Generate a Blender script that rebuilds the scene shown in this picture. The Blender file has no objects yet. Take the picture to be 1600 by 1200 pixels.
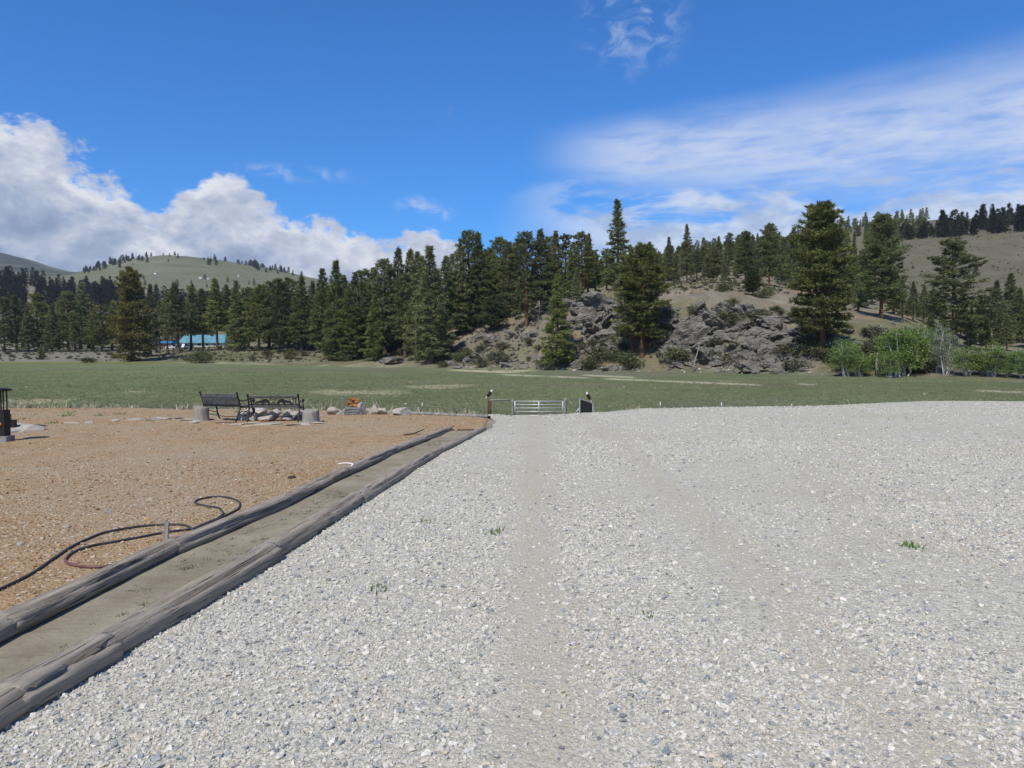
import bpy, bmesh, math, random
import numpy as np
from mathutils import Vector, Matrix, Quaternion

R = math.radians
SC = bpy.context.scene
COL = SC.collection
rng = np.random.default_rng(7)
random.seed(7)

# ------------------------------------------------------------------ camera
F_PX = 1186.0            # focal length in pixels of the 1600 px wide photograph
EYE = 1.7
PITCH = math.atan(50 / F_PX)
cam_d = bpy.data.cameras.new('camera')
cam = bpy.data.objects.new('camera', cam_d); COL.objects.link(cam)
cam_d.sensor_width = 36.0
cam_d.lens = 36.0 * F_PX / 1600
cam_d.clip_start = 0.1; cam_d.clip_end = 30000
cam.location = (0, 0, EYE)
cam.rotation_euler = (math.pi / 2 - PITCH, 0, 0)
SC.camera = cam

# ------------------------------------------------------------------ sun, sky, exposure
SUN_EL, SUN_AZ = R(54), R(205)        # azimuth clockwise from +Y
sd = bpy.data.lights.new('sun', 'SUN'); sd.energy = 4.7; sd.angle = R(0.5); sd.color = (1.0, 0.94, 0.84)
sun = bpy.data.objects.new('sun', sd); COL.objects.link(sun)
sun_dir = Vector((math.sin(SUN_AZ) * math.cos(SUN_EL), math.cos(SUN_AZ) * math.cos(SUN_EL), math.sin(SUN_EL)))
sun.rotation_euler = (-sun_dir).to_track_quat('-Z', 'Y').to_euler()
sun.location = sun_dir * 60
SC.view_settings.view_transform = 'Standard'; SC.view_settings.look = 'None'
SC.view_settings.gamma = 1.0; SC.view_settings.exposure = 0.0
SC.view_settings.use_curve_mapping = False
SC.cycles.max_bounces = 6; SC.cycles.diffuse_bounces = 3; SC.cycles.transparent_max_bounces = 8
SC.cycles.volume_bounces = 0

class NG:
    """tiny helper for writing node graphs"""
    def __init__(s, tree): s.t = tree; s.n = tree.nodes; s.l = tree.links
    def node(s, typ, **kw):
        n = s.n.new(typ)
        for k, v in kw.items(): setattr(n, k, v)
        return n
    def put(s, sock, v):
        if isinstance(v, (int, float)): sock.default_value = v
        elif isinstance(v, (tuple, list)):
            if len(v) == 3 and sock.type == 'RGBA': v = (*v, 1)
            sock.default_value = v
        else: s.l.new(v, sock)
    def m(s, op, a, b=0.0, c=0.0, clamp=False):
        n = s.node('ShaderNodeMath', operation=op); n.use_clamp = clamp
        for i, v in enumerate((a, b, c)): s.put(n.inputs[i], v)
        return n.outputs[0]
    def mr(s, v, a, b, c=0.0, d=1.0, smooth=True):
        n = s.node('ShaderNodeMapRange'); n.interpolation_type = 'SMOOTHSTEP' if smooth else 'LINEAR'
        for i, q in enumerate((v, a, b, c, d)): s.put(n.inputs[i], q)
        return n.outputs[0]
    def mix(s, f, a, b, mode='MIX'):
        n = s.node('ShaderNodeMix', data_type='RGBA', blend_type=mode)
        s.put(n.inputs[0], f); s.put(n.inputs[6], a); s.put(n.inputs[7], b)
        return n.outputs[2]
    def comb(s, x, y, z):
        n = s.node('ShaderNodeCombineXYZ')
        for i, v in enumerate((x, y, z)): s.put(n.inputs[i], v)
        return n.outputs[0]
    def noise(s, vec, scale, detail=4, rough=0.55, dist=0.0):
        n = s.node('ShaderNodeTexNoise')
        if vec is not None: s.l.new(vec, n.inputs['Vector'])
        n.inputs['Scale'].default_value = scale; n.inputs['Detail'].default_value = detail
        n.inputs['Roughness'].default_value = rough; n.inputs['Distortion'].default_value = dist
        return n
    def ramp(s, f, stops):
        n = s.node('ShaderNodeValToRGB'); e = n.color_ramp.elements
        while len(e) < len(stops): e.new(0.5)
        for q, (p, c) in zip(e, stops): q.position = p; q.color = (*c, 1)
        s.put(n.inputs[0], f); return n.outputs[0]

def build_world():
    w = bpy.data.worlds.new('World'); SC.world = w; w.use_nodes = True
    g = NG(w.node_tree); g.n.clear()
    sky = g.node('ShaderNodeTexSky', sky_type='NISHITA')
    sky.sun_disc = False; sky.sun_elevation = SUN_EL; sky.sun_rotation = SUN_AZ
    sky.altitude = 600; sky.air_density = 1.0; sky.dust_density = 0.35; sky.ozone_density = 2.5
    tc = g.node('ShaderNodeTexCoord')
    sx = g.node('ShaderNodeSeparateXYZ'); g.l.new(tc.outputs['Generated'], sx.inputs[0])
    x, y, z = sx.outputs
    az = g.m('MULTIPLY', g.m('ARCTAN2', x, y), 57.2958)                    # degrees, 0 = +Y
    el = g.m('MULTIPLY', g.m('ARCSINE', z), 57.2958)
    base = g.mix(1.0, sky.outputs[0], (0.24, 0.87, 1.57), 'MULTIPLY')
    # --- cumulus bank over the hills to the left, sinking to a low band elsewhere
    p = g.comb(g.m('MULTIPLY', az, 0.10), g.m('MULTIPLY', el, 0.15), 0.0)
    n1 = g.noise(p, 2.1, 10, 0.60, 0.15).outputs[0]
    p2 = g.comb(g.m('ADD', g.m('MULTIPLY', az, 0.10), 0.03), g.m('ADD', g.m('MULTIPLY', el, 0.15), -0.14), 0.0)
    n2 = g.noise(p2, 2.1, 10, 0.60, 0.15).outputs[0]
    big = g.noise(g.comb(g.m('MULTIPLY', az, 0.055), 0.0, 3.0), 1.0, 2, 0.5).outputs[0]
    tops = [(-60, 14.5), (-40, 15.6), (-34, 14.6), (-30.5, 12.6), (-26.8, 11.4), (-24.8, 10.0), (-20.8, 12.0), (-17.3, 10.2), (-13.3, 9.3), (-7.7, 8.6), (-3.9, 7.9), (0, 6.8), (8, 5.5), (40, 6.0), (60, 7.0)]
    er = g.ramp(g.mr(az, -60, 60, 0, 1, False), [((a + 60) / 120, (e / 20,) * 3) for a, e in tops])
    env = g.m('MULTIPLY', er, 20.0)
    env = g.m('ADD', env, g.m('MULTIPLY', g.m('SUBTRACT', big, 0.5), 0.8))
    over = g.m('SUBTRACT', env, el)                                        # degrees below the bank's top
    dens = g.m('ADD', g.m('MULTIPLY', g.m('SUBTRACT', n1, 0.5), 11.5), over)
    cov = g.mr(dens, -0.3, 0.9)
    cov = g.m('MULTIPLY', cov, g.mr(g.noise(p, 0.55, 3).outputs[0], 0.30, 0.46, 0.72, 1.0))
    emb = g.m('MULTIPLY', g.m('SUBTRACT', n2, n1), 2.6)
    depth = g.mr(over, 0.2, 6.5, 0.84, 0.26)
    lit = g.m('ADD', depth, emb, clamp=True)
    ccol = g.ramp(lit, [(0.0, (0.25, 0.33, 0.50)), (0.35, (0.36, 0.44, 0.60)), (0.7, (0.57, 0.62, 0.73)), (1.0, (0.80, 0.82, 0.87))])
    # --- high veil of ice cloud to the right
    pv = g.comb(g.m('ADD', g.m('MULTIPLY', az, 0.030), g.m('MULTIPLY', el, 0.03)), g.m('SUBTRACT', g.m('MULTIPLY', el, 0.16), g.m('MULTIPLY', az, 0.010)), 5.0)
    nv = g.noise(pv, 1.5, 8, 0.60, 0.6).outputs[0]
    nf = g.noise(pv, 7.0, 6, 0.65, 0.4).outputs[0]
    mid = g.m('ADD', g.m('MULTIPLY', az, -0.02), 14.4)                      # centre line of the veil
    half = g.m('MAXIMUM', g.mr(az, 3.0, 34.0, 1.8, 4.6, False), 1.4)
    off = g.m('ABSOLUTE', g.m('DIVIDE', g.m('SUBTRACT', el, mid), half))
    veil = g.m('MULTIPLY', g.mr(g.m('ADD', off, g.m('MULTIPLY', g.m('SUBTRACT', nv, 0.5), 0.9)), 0.2, 1.45, 1.0, 0.0), g.mr(az, 0.5, 10.0, 0.0, 1.0))
    veil = g.m('MULTIPLY', veil, g.mr(g.m('ADD', nv, g.m('MULTIPLY', g.m('SUBTRACT', nf, 0.5), 0.55)), 0.30, 0.64, 0.30, 1.0))
    veil = g.m('MULTIPLY', veil, 0.80)
    # --- broken thin cloud right under the veil, and a few loose wisps
    pl = g.comb(g.m('MULTIPLY', az, 0.07), g.m('MULTIPLY', el, 0.22), 9.0)
    nl = g.noise(pl, 1.6, 8, 0.6, 0.3).outputs[0]
    low = g.m('MULTIPLY', g.mr(g.m('ADD', nl, g.m('MULTIPLY', g.m('SUBTRACT', 10.6, el), 0.075)), 0.42, 0.60), g.mr(az, -2.0, 9.0))
    low = g.m('MULTIPLY', low, 0.82)
    pw = g.comb(g.m('MULTIPLY', az, 0.11), g.m('MULTIPLY', el, 0.16), 2.0)
    nw = g.noise(pw, 4.2, 9, 0.64, 0.8).outputs[0]
    def spot(a0, e0, ra, re, amt):
        d = g.m('SQRT', g.m('ADD', g.m('POWER', g.m('DIVIDE', g.m('SUBTRACT', az, a0), ra), 2.0), g.m('POWER', g.m('DIVIDE', g.m('SUBTRACT', el, e0), re), 2.0)))
        return g.m('MULTIPLY', g.m('MULTIPLY', g.mr(d, 0.2, 1.0, 1.0, 0.0), amt), g.mr(nw, 0.44, 0.68))
    wisp = g.m('ADD', spot(8.8, 23.0, 5.0, 4.6, 0.42), g.m('ADD', spot(-4.9, 17.0, 1.3, 0.9, 0.30), g.m('ADD', spot(-7.0, 10.8, 2.2, 0.9, 0.5), spot(-5.2, 10.2, 1.6, 0.7, 0.5))))
    wisp = g.m('ADD', wisp, spot(-16.0, 12.6, 6.0, 0.9, 0.35))
    wc = g.mix(nf, (0.52, 0.62, 0.80), (0.74, 0.80, 0.90))
    def s10(c): return g.mix(1.0, c, (10, 10, 10), 'MULTIPLY')
    c = g.mix(g.m('MINIMUM', wisp, 1.0), base, s10(wc))
    c = g.mix(veil, c, s10(g.mix(nv, (0.62, 0.70, 0.88), (0.74, 0.80, 0.92))))
    lowc = g.ramp(g.m('ADD', nl, g.m('MULTIPLY', g.m('SUBTRACT', n2, n1), 1.6)), [(0.35, (0.46, 0.54, 0.68)), (0.62, (0.72, 0.78, 0.88))])
    pg = g.comb(g.m('MULTIPLY', az, 0.10), g.m('MULTIPLY', el, 0.34), 14.0); ngr = g.noise(pg, 1.5, 9, 0.62, 0.4).outputs[0]
    grey = g.m('MULTIPLY', g.mr(ngr, 0.54, 0.66, 0.0, 0.65), g.m('MULTIPLY', g.mr(g.m('ABSOLUTE', g.m('SUBTRACT', el, 12.0)), 0.6, 2.6, 1.0, 0.0), g.mr(az, 8.0, 16.0)))
    c = g.mix(grey, c, s10((0.50, 0.58, 0.72)))
    c = g.mix(low, c, s10(lowc))
    c = g.mix(cov, c, s10(ccol))
    bg = g.node('ShaderNodeBackground'); bg.inputs[1].default_value = 0.1
    g.l.new(c, bg.inputs[0])
    o = g.node('ShaderNodeOutputWorld'); g.l.new(bg.outputs[0], o.inputs[0])
build_world()

# ------------------------------------------------------------------ pixels <-> places
def tan_z(py): return np.tan(np.arctan((600.0 - np.asarray(py, float)) / F_PX) - PITCH)
def z_at(py, Y): return EYE + Y * tan_z(py)
def x_at(px, Y, py=None):
    return (px - 800.0) / F_PX * Y            # pitch is small: horizontal scale at depth Y
def s01(v): v = np.clip(v, 0, 1); return v * v * (3 - 2 * v)
def lin01(v, a, b): return s01((np.asarray(v, float) - a) / (b - a))

def _h(i, j, k):
    h = (i * 374761393 + j * 668265263 + k * 1442695041) & 0xffffffff
    h = ((h ^ (h >> 13)) * 1274126177) & 0xffffffff
    return ((h ^ (h >> 16)) & 0xffff) / 65535.0
def vnoise(x, y, z=0.0):
    x, y, z = np.broadcast_arrays(np.asarray(x, float), np.asarray(y, float), np.asarray(z, float))
    i = np.floor(x).astype(np.int64); j = np.floor(y).astype(np.int64); k = np.floor(z).astype(np.int64)
    u, v, w = s01(x - i), s01(y - j), s01(z - k)
    r = 0
    for a in (0, 1):
        for b in (0, 1):
            for c in (0, 1):
                r = r + _h(i + a, j + b, k + c) * (u if a else 1 - u) * (v if b else 1 - v) * (w if c else 1 - w)
    return r
def fbm(x, y, z=0.0, o=4, g=0.5):
    t = 0; a = 1.0; s = 0; f = 1.0
    for q in range(o):
        t = t + a * vnoise(np.asarray(x) * f + 17.3 * q, np.asarray(y) * f + 5.1 * q, np.asarray(z) * f + 9.7 * q); s += a; a *= g; f *= 2.03
    return t / s

# terrain: for columns of view, distance to the meadow's far edge and the line the ground follows behind it
CTRL = {
 -900: [(255,571),(330,556),(700,505),(1000,462),(1500,450),(2300,420),(4500,365),(6800,372)],
 0:    [(275,567),(330,551),(460,537),(700,512),(830,484),(1050,441),(1500,442),(2300,432),(4500,391),(6800,402)],
 60:   [(272,567),(330,551),(460,537),(700,512),(830,484),(1050,447),(1500,444),(2300,434),(4500,407),(6800,415)],
 115:  [(268,567),(330,551),(460,537),(700,512),(830,486),(1050,458),(1500,446),(2300,430),(4500,427),(6800,430)],
 190:  [(258,566),(320,551),(440,537),(700,512),(830,488),(1050,464),(1500,446),(2300,407),(3000,420),(6800,440)],
 260:  [(252,567),(300,551),(420,541),(700,512),(830,490),(1050,470),(1500,446),(2300,397),(3000,412),(6800,440)],
 340:  [(246,568),(290,550),(420,541),(700,512),(830,490),(1050,475),(1500,446),(2300,405),(3000,418),(6800,445)],
 430:  [(242,570),(285,552),(360,535),(560,505),(830,485),(1050,472),(1500,450),(2300,419),(3000,430),(6800,455)],
 500:  [(240,572),(270,556),(330,530),(450,500),(700,485),(1050,470),(1500,455),(2300,437),(3000,445),(6800,460)],
 600:  [(235,574),(255,560),(300,530),(360,500),(500,480),(900,470),(2300,465),(6800,470)],
 700:  [(225,576),(242,560),(265,530),(300,500),(350,480),(500,470),(900,465),(2300,470),(6800,475)],
 800:  [(210,577),(222,558),(240,525),(262,498),(300,475),(400,455),(600,450),(900,448),(2300,460),(6800,470)],
 900:  [(195,579),(201,566),(210,530),(218,490),(235,465),(300,452),(500,440),(800,428),(1500,432),(6800,460)],
 1000: [(180,581),(187,568),(195,525),(203,480),(218,456),(270,446),(500,425),(900,400),(1500,405),(6800,440)],
 1100: [(165,583),(172,571),(181,520),(190,478),(208,458),(250,442),(320,434),(500,420),(900,386),(1500,392),(6800,430)],
 1200: [(151,585),(159,567),(170,520),(184,482),(206,462),(250,446),(330,438),(500,412),(900,372),(1500,380),(6800,430)],
 1300: [(138,587),(146,565),(160,530),(180,500),(205,480),(260,462),(400,440),(620,392),(950,356),(1500,366),(6800,420)],
 1400: [(127,589),(136,572),(155,540),(180,508),(210,496),(260,480),(330,455),(430,415),(560,379),(650,372),(950,346),(1500,352),(6800,420)],
 1500: [(118,593),(128,576),(148,556),(180,540),(230,522),(300,485),(420,415),(540,371),(650,369),(800,352),(950,341),(1500,350),(6800,420)],
 1600: [(109,598),(120,582),(145,565),(180,546),(230,522),(300,485),(420,408),(540,362),(650,362),(800,348),(950,338),(1500,346),(6800,420)],
 2400: [(80,620),(95,605),(140,575),(180,550),(230,522),(300,480),(420,395),(540,345),(650,345),(800,335),(950,328),(1500,336),(6800,420)],
}
_px = np.array(sorted(CTRL), float)
_gpx = np.arange(-900, 2401, 10.0)
_ls = np.linspace(0, math.log(60), 240)
_tab = np.zeros((len(_px), len(_ls))); _ye = np.zeros(len(_px))
for _i, _p in enumerate(_px):
    c = np.array(CTRL[int(_p)], float); _ye[_i] = c[0, 0]
    _tab[_i] = np.interp(_ls, np.log(c[:, 0] / c[0, 0]), c[:, 1])
_G = np.stack([np.interp(_gpx, _px, _tab[:, k]) for k in range(len(_ls))], 1)
_GE = np.interp(_gpx, _px, _ye)
_ker = np.exp(-0.5 * (np.arange(-4, 5) / 1.6) ** 2); _ker /= _ker.sum()
_G = np.apply_along_axis(lambda v: np.convolve(np.pad(v, 4, 'edge'), _ker, 'valid'), 0, _G)
_k2 = np.array([1, 2, 3, 2, 1.0]); _k2 /= _k2.sum()
_e0 = _G[:, :1].copy(); _G = np.apply_along_axis(lambda v: np.convolve(np.pad(v, 2, 'edge'), _k2, 'valid'), 1, _G); _G[:, :1] = _e0
_GE = np.convolve(np.pad(_GE, 4, 'edge'), _ker, 'valid')
CREST_PX = [-900, 0, 300, 600, 740, 800, 870, 930, 1000, 1300, 1450, 1600, 2400]
CREST_Y = [27, 25.8, 25.5, 24.2, 22.6, 21.5, 22.0, 23.2, 25.6, 27.4, 30.6, 30.4, 33]
def col_of(x, Y): return 800 + F_PX * np.asarray(x, float) / np.maximum(Y, 0.5)
def edge_of(px): return np.interp(px, _gpx, _GE)
def yard_z(x, Y):
    return -0.010 * np.clip(Y, -40, 60) + 0.02 * (fbm(x * 0.35, Y * 0.35, 1.0, 3) - 0.5)
def ground_z(x, Y):
    x, Y = np.broadcast_arrays(np.asarray(x, float), np.asarray(Y, float))
    px = np.clip(col_of(x, Y), -900, 2400)
    # near: yard, crest and bank
    cy = np.interp(px, CREST_PX, CREST_Y)
    drive = lin01(px, 735, 775) * (1 - lin01(px, 925, 960))
    slope = 0.135 * (1 - drive) + 0.0865 * drive
    t = np.maximum(Y - cy, 0)
    fall = slope * np.where(t < 3, t * t / 6, t - 1.5)
    side = np.maximum(np.abs(x + 2) - 50, 0) * 0.12
    zn = yard_z(x, Y) - fall - side
    mead = -2.5 + 0.25 * (fbm(x * 0.03, Y * 0.03, 4.0, 3) - 0.5)
    k = 0.35
    h = np.clip(0.5 + 0.5 * (zn - mead) / k, 0, 1)
    zn = mead * (1 - h) + zn * h + k * h * (1 - h)
    # far
    ye = edge_of(px)
    s = np.maximum(Y, 1) / ye
    fs = np.clip(np.log(np.maximum(s, 1)) / _ls[1], 0, len(_ls) - 1.001); i1 = fs.astype(int); w1 = fs - i1
    fc = np.clip((px + 900) / 10, 0, len(_gpx) - 1.001); i0 = fc.astype(int); w0 = fc - i0
    def at(a, b): return _G[a, b]
    py = (at(i0, i1) * (1 - w1) + at(i0, i1 + 1) * w1) * (1 - w0) + (at(i0 + 1, i1) * (1 - w1) + at(i0 + 1, i1 + 1) * w1) * w0
    zf = z_at(py, Y)
    ze = z_at(_G[i0, 0] * (1 - w0) + _G[i0 + 1, 0] * w0, ye)
    bl = lin01(Y, 55, np.maximum(ye, 56))
    zf = np.where(s < 1, mead * (1 - bl) + ze * bl, zf)
    rough = lin01(s, 1.0, 1.06)
    knoll = rough * lin01(px, 690, 780) * (1 - lin01(px, 1330, 1420)) * (1 - lin01(s, 1.22, 1.4))
    n = fbm(x * 0.16, Y * 0.16, zf * 0.16, 5) - 0.5
    rid = 1 - np.abs(2 * fbm(x * 0.09, Y * 0.09, zf * 0.12, 4) - 1)
    zf = zf + rough * n * np.clip(Y * 0.0035, 0.3, 3.0) + knoll * ((rid - 0.75) * 5.0 + n * 2.2)
    zf = zf + rough * lin01(Y, 600, 1500) * (fbm(x * 0.004, Y * 0.004, 0, 4) - 0.5) * Y * 0.006
    return np.where(Y < 60, zn, zf)
def gz(x, Y): return float(ground_z(np.array([x]), np.array([Y]))[0])
_YS = np.exp(np.linspace(math.log(2.0), math.log(6500), 2600))
def hit(px, py, ymin=2.0, ymax=6500):
    """first place on the ground seen through a pixel of the photograph"""
    Y = _YS[(_YS >= ymin) & (_YS <= ymax)]
    x = x_at(px, Y); zr = z_at(py, Y); g = ground_z(x, Y)
    d = g - zr; k = np.argmax(d >= 0)
    if d[k] < 0: k = np.argmin(np.abs(d))
    elif k > 0:
        t = d[k - 1] / (d[k - 1] - d[k]); Yk = Y[k - 1] + t * (Y[k] - Y[k - 1])
        return Vector((x_at(px, Yk), Yk, gz(x_at(px, Yk), Yk)))
    return Vector((float(x[k]), float(Y[k]), float(g[k])))

# ------------------------------------------------------------------ object helpers
def tag(o, label, cat, group=None):
    o['label'] = label; o['category'] = cat
    if group: o['group'] = group
    return o
def mesh(name, v, f, mat=None, smooth=False, colors=None):
    me = bpy.data.meshes.new(name)
    v = np.asarray(v, np.float32); me.vertices.add(len(v)); me.vertices.foreach_set('co', v.ravel())
    if isinstance(f, np.ndarray):
        k = f.shape[1]; me.loops.add(f.size); me.loops.foreach_set('vertex_index', f.astype(np.int32).ravel())
        me.polygons.add(len(f)); me.polygons.foreach_set('loop_start', np.arange(0, f.size, k, dtype=np.int32))
        me.update(calc_edges=True)
    else:
        me = bpy.data.meshes.new(name); me.from_pydata([tuple(map(float, q)) for q in v], [], f); me.update()
    if smooth: me.polygons.foreach_set('use_smooth', np.ones(len(me.polygons), bool))
    if colors is not None:
        a = me.color_attributes.new('zone', 'FLOAT_COLOR', 'POINT')
        a.data.foreach_set('color', np.c_[colors, np.ones(len(colors))].astype(np.float32).ravel())
    if mat: me.materials.append(mat)
    return me
def obj(name, data, parent=None, loc=None):
    o = bpy.data.objects.new(name, data); COL.objects.link(o)
    if parent: o.parent = parent
    if loc is not None: o.location = loc
    return o
def empty(name, loc, rz=0.0, sc=1.0):
    o = bpy.data.objects.new(name, None); COL.objects.link(o); o.location = loc
    o.rotation_euler = (0, 0, rz); o.scale = (sc, sc, sc) if isinstance(sc, (int, float)) else sc
    o.empty_display_size = 0.2
    return o
class MB:
    """collects simple solids into one mesh"""
    def __init__(s): s.v = []; s.f = []
    def add(s, v, f):
        b = len(s.v); s.v += [tuple(q) for q in v]; s.f += [tuple(i + b for i in q) for q in f]; return s
    def box(s, c, d, rot=None):
        v = [Vector((i * d[0] / 2, j * d[1] / 2, k * d[2] / 2)) for i in (-1, 1) for j in (-1, 1) for k in (-1, 1)]
        if rot is not None: v = [rot @ q for q in v]
        v = [q + Vector(c) for q in v]
        return s.add(v, [(0, 1, 3, 2), (4, 6, 7, 5), (0, 4, 5, 1), (2, 3, 7, 6), (0, 2, 6, 4), (1, 5, 7, 3)])
    def tube(s, pts, r, n=8, caps=True):
        pts = [Vector(p) for p in pts]; rs = r if isinstance(r, (list, tuple)) else [r] * len(pts)
        v = []; f = []; ref = None
        for i, p in enumerate(pts):
            t = (pts[min(i + 1, len(pts) - 1)] - pts[max(i - 1, 0)]).normalized()
            if ref is None: ref = t.cross(Vector((0, 0, 1))) if abs(t.z) < 0.95 else t.cross(Vector((1, 0, 0)))
            ref = (ref - t * ref.dot(t)).normalized(); b = t.cross(ref)
            for k in range(n):
                a = 2 * math.pi * k / n; v.append(p + (ref * math.cos(a) + b * math.sin(a)) * rs[i])
        for i in range(len(pts) - 1):
            for k in range(n):
                k2 = (k + 1) % n; f.append((i * n + k, i * n + k2, (i + 1) * n + k2, (i + 1) * n + k))
        if caps: f.append(tuple(range(n - 1, -1, -1))); f.append(tuple((len(pts) - 1) * n + k for k in range(n)))
        return s.add(v, f)
    def prism(s, poly, y0, y1):
        """polygon in x-z given thickness along y"""
        n = len(poly)
        v = [(x, y0, z) for x, z in poly] + [(x, y1, z) for x, z in poly]
        f = [tuple(range(n)), tuple(range(2 * n - 1, n - 1, -1))] + [(i, i + n, (i + 1) % n + n, (i + 1) % n) for i in range(n)]
        return s.add(v, f)
    def mesh(s, name, mat, smooth=False): 
        me = mesh(name, s.v, s.f, mat, smooth); return me
    def build(s, name, mat, parent=None, smooth=False, loc=None): return obj(name, s.mesh(name, mat, smooth), parent, loc)
def spline(pts, n=8):
    P = [Vector(p) for p in pts]; P = [2 * P[0] - P[1]] + P + [2 * P[-1] - P[-2]]; out = []
    for i in range(1, len(P) - 2):
        for k in range(n):
            t = k / n; a, b, c, d = P[i - 1:i + 3]
            out.append(0.5 * ((2 * b) + (c - a) * t + (2 * a - 5 * b + 4 * c - d) * t * t + (3 * b - a - 3 * c + d) * t ** 3))
    out.append(P[-2]); return out

# ------------------------------------------------------------------ materials
def material(name, fn, rough=0.9, spec=0.25, metal=0.0, thin=0.0):
    m = bpy.data.materials.new(name); m.use_nodes = True; g = NG(m.node_tree)
    b = g.n['Principled BSDF']; b.inputs['Roughness'].default_value = rough; b.inputs['Metallic'].default_value = metal
    b.inputs['Specular IOR Level'].default_value = spec
    g.tc = g.node('ShaderNodeTexCoord'); g.geo = g.node('ShaderNodeNewGeometry'); g.info = g.node('ShaderNodeObjectInfo')
    g.pos = g.geo.outputs['Position']; g.obj = g.tc.outputs['Object']; g.b = b
    def bump(h, st, dist=0.02):
        n = g.node('ShaderNodeBump'); n.inputs['Strength'].default_value = st; n.inputs['Distance'].default_value = dist
        g.put(n.inputs['Height'], h); g.l.new(n.outputs[0], b.inputs['Normal'])
    g.bump = bump
    def scaled(v, sx, sy, sz):
        n = g.node('ShaderNodeMapping'); g.l.new(v, n.inputs[0]); n.inputs['Scale'].default_value = (sx, sy, sz); return n.outputs[0]
    g.scaled = scaled
    c = fn(g)
    if c is not None: g.put(b.inputs['Base Color'], c)
    if thin:
        tr = g.node('ShaderNodeBsdfTranslucent'); g.put(tr.inputs[0], c); mx = g.node('ShaderNodeMixShader'); mx.inputs[0].default_value = thin
        out = [n for n in g.n if n.type == 'OUTPUT_MATERIAL'][0]
        g.l.new(b.outputs[0], mx.inputs[1]); g.l.new(tr.outputs[0], mx.inputs[2]); g.l.new(mx.outputs[0], out.inputs[0])
    return m
def plain(name, col, rough=0.6, spec=0.3, metal=0.0, var=0.25, scale=9.0):
    def fn(g):
        n = g.noise(g.obj, scale, 5, 0.6).outputs[0]
        return g.mix(g.mr(n, 0.3, 0.7), tuple(c * (1 - var) for c in col), tuple(min(1, c * (1 + var)) for c in col))
    return material(name, fn, rough, spec, metal)

def f_gravel(g):
    vo = g.node('ShaderNodeTexVoronoi'); g.l.new(g.pos, vo.inputs['Vector']); vo.inputs['Scale'].default_value = 62
    v2 = g.node('ShaderNodeTexVoronoi'); g.l.new(g.pos, v2.inputs['Vector']); v2.inputs['Scale'].default_value = 24
    sp = g.node('ShaderNodeSeparateXYZ'); g.l.new(vo.outputs['Color'], sp.inputs[0])
    sp2 = g.node('ShaderNodeSeparateXYZ'); g.l.new(v2.outputs['Color'], sp2.inputs[0])
    a = g.ramp(sp.outputs[0], [(0.0, (0.25, 0.25, 0.24)), (0.3, (0.40, 0.385, 0.35)), (0.65, (0.50, 0.48, 0.44)), (1.0, (0.64, 0.63, 0.60))])
    b2 = g.ramp(sp2.outputs[1], [(0.0, (0.30, 0.32, 0.32)), (0.4, (0.46, 0.44, 0.40)), (1.0, (0.60, 0.585, 0.55))])
    c = g.mix(0.40, a, b2)
    big = g.noise(g.pos, 0.33, 5, 0.6).outputs[0]
    c = g.mix(g.mr(big, 0.42, 0.70, 0.0, 0.6), c, (0.42, 0.39, 0.325))
    fine = g.noise(g.pos, 2.2, 6, 0.65).outputs[0]
    c = g.mix(g.mr(fine, 0.52, 0.75, 0.0, 0.45), c, (0.42, 0.37, 0.28))
    # two paler, worn wheel ways running along the drive
    sx = g.node('ShaderNodeSeparateXYZ'); g.l.new(g.pos, sx.inputs[0])
    wob = g.m('MULTIPLY', g.m('SUBTRACT', g.noise(g.pos, 0.25, 2).outputs[0], 0.5), 0.9)
    lx = g.m('ADD', g.m('SUBTRACT', sx.outputs[0], g.m('MULTIPLY', sx.outputs[1], 0.022)), wob)
    t1 = g.mr(g.m('ABSOLUTE', g.m('SUBTRACT', lx, 0.12)), 0.05, 0.42, 1.0, 0.0)
    t2 = g.mr(g.m('ABSOLUTE', g.m('SUBTRACT', lx, 1.8)), 0.05, 0.42, 1.0, 0.0)
    t = g.m('MULTIPLY', g.m('MAXIMUM', t1, t2), g.mr(fine, 0.35, 0.6, 0.35, 0.8))
    c = g.mix(t, c, (0.44, 0.41, 0.35))
    c = g.mix(1.0, c, (0.91, 0.89, 0.79), 'MULTIPLY')
    h = g.m('ADD', g.m('MULTIPLY', vo.outputs['Distance'], -0.6), g.m('MULTIPLY', v2.outputs['Distance'], -0.8))
    g.bump(h, 0.6, 0.016)
    return c
M = {}
M['gravel'] = material('gravel_ground', f_gravel, 0.95, 0.1)
def f_dirt(g):
    big = g.noise(g.pos, 0.28, 5, 0.6).outputs[0]
    mid = g.noise(g.pos, 3.0, 6, 0.65).outputs[0]
    vo = g.node('ShaderNodeTexVoronoi'); g.l.new(g.pos, vo.inputs['Vector']); vo.inputs['Scale'].default_value = 38
    sp = g.node('ShaderNodeSeparateXYZ'); g.l.new(vo.outputs['Color'], sp.inputs[0])
    c = g.ramp(mid, [(0.25, (0.20, 0.128, 0.064)), (0.5, (0.31, 0.205, 0.105)), (0.75, (0.38, 0.27, 0.155))])
    c = g.mix(g.mr(big, 0.42, 0.62, 0.0, 0.85), c, (0.30, 0.25, 0.165))
    c = g.mix(g.mr(sp.outputs[0], 0.0, 1.0, 0.0, 0.45, False), c, (0.42, 0.29, 0.18))
    c = g.mix(g.mr(sp.outputs[1], 0.93, 0.97, 0.0, 0.7), c, (0.62, 0.58, 0.52))
    g.bump(g.m('ADD', g.m('MULTIPLY', vo.outputs['Distance'], -0.8), mid), 0.9, 0.025)
    return c
M['dirt'] = material('rusty_dirt', f_dirt, 0.97, 0.05)
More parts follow.
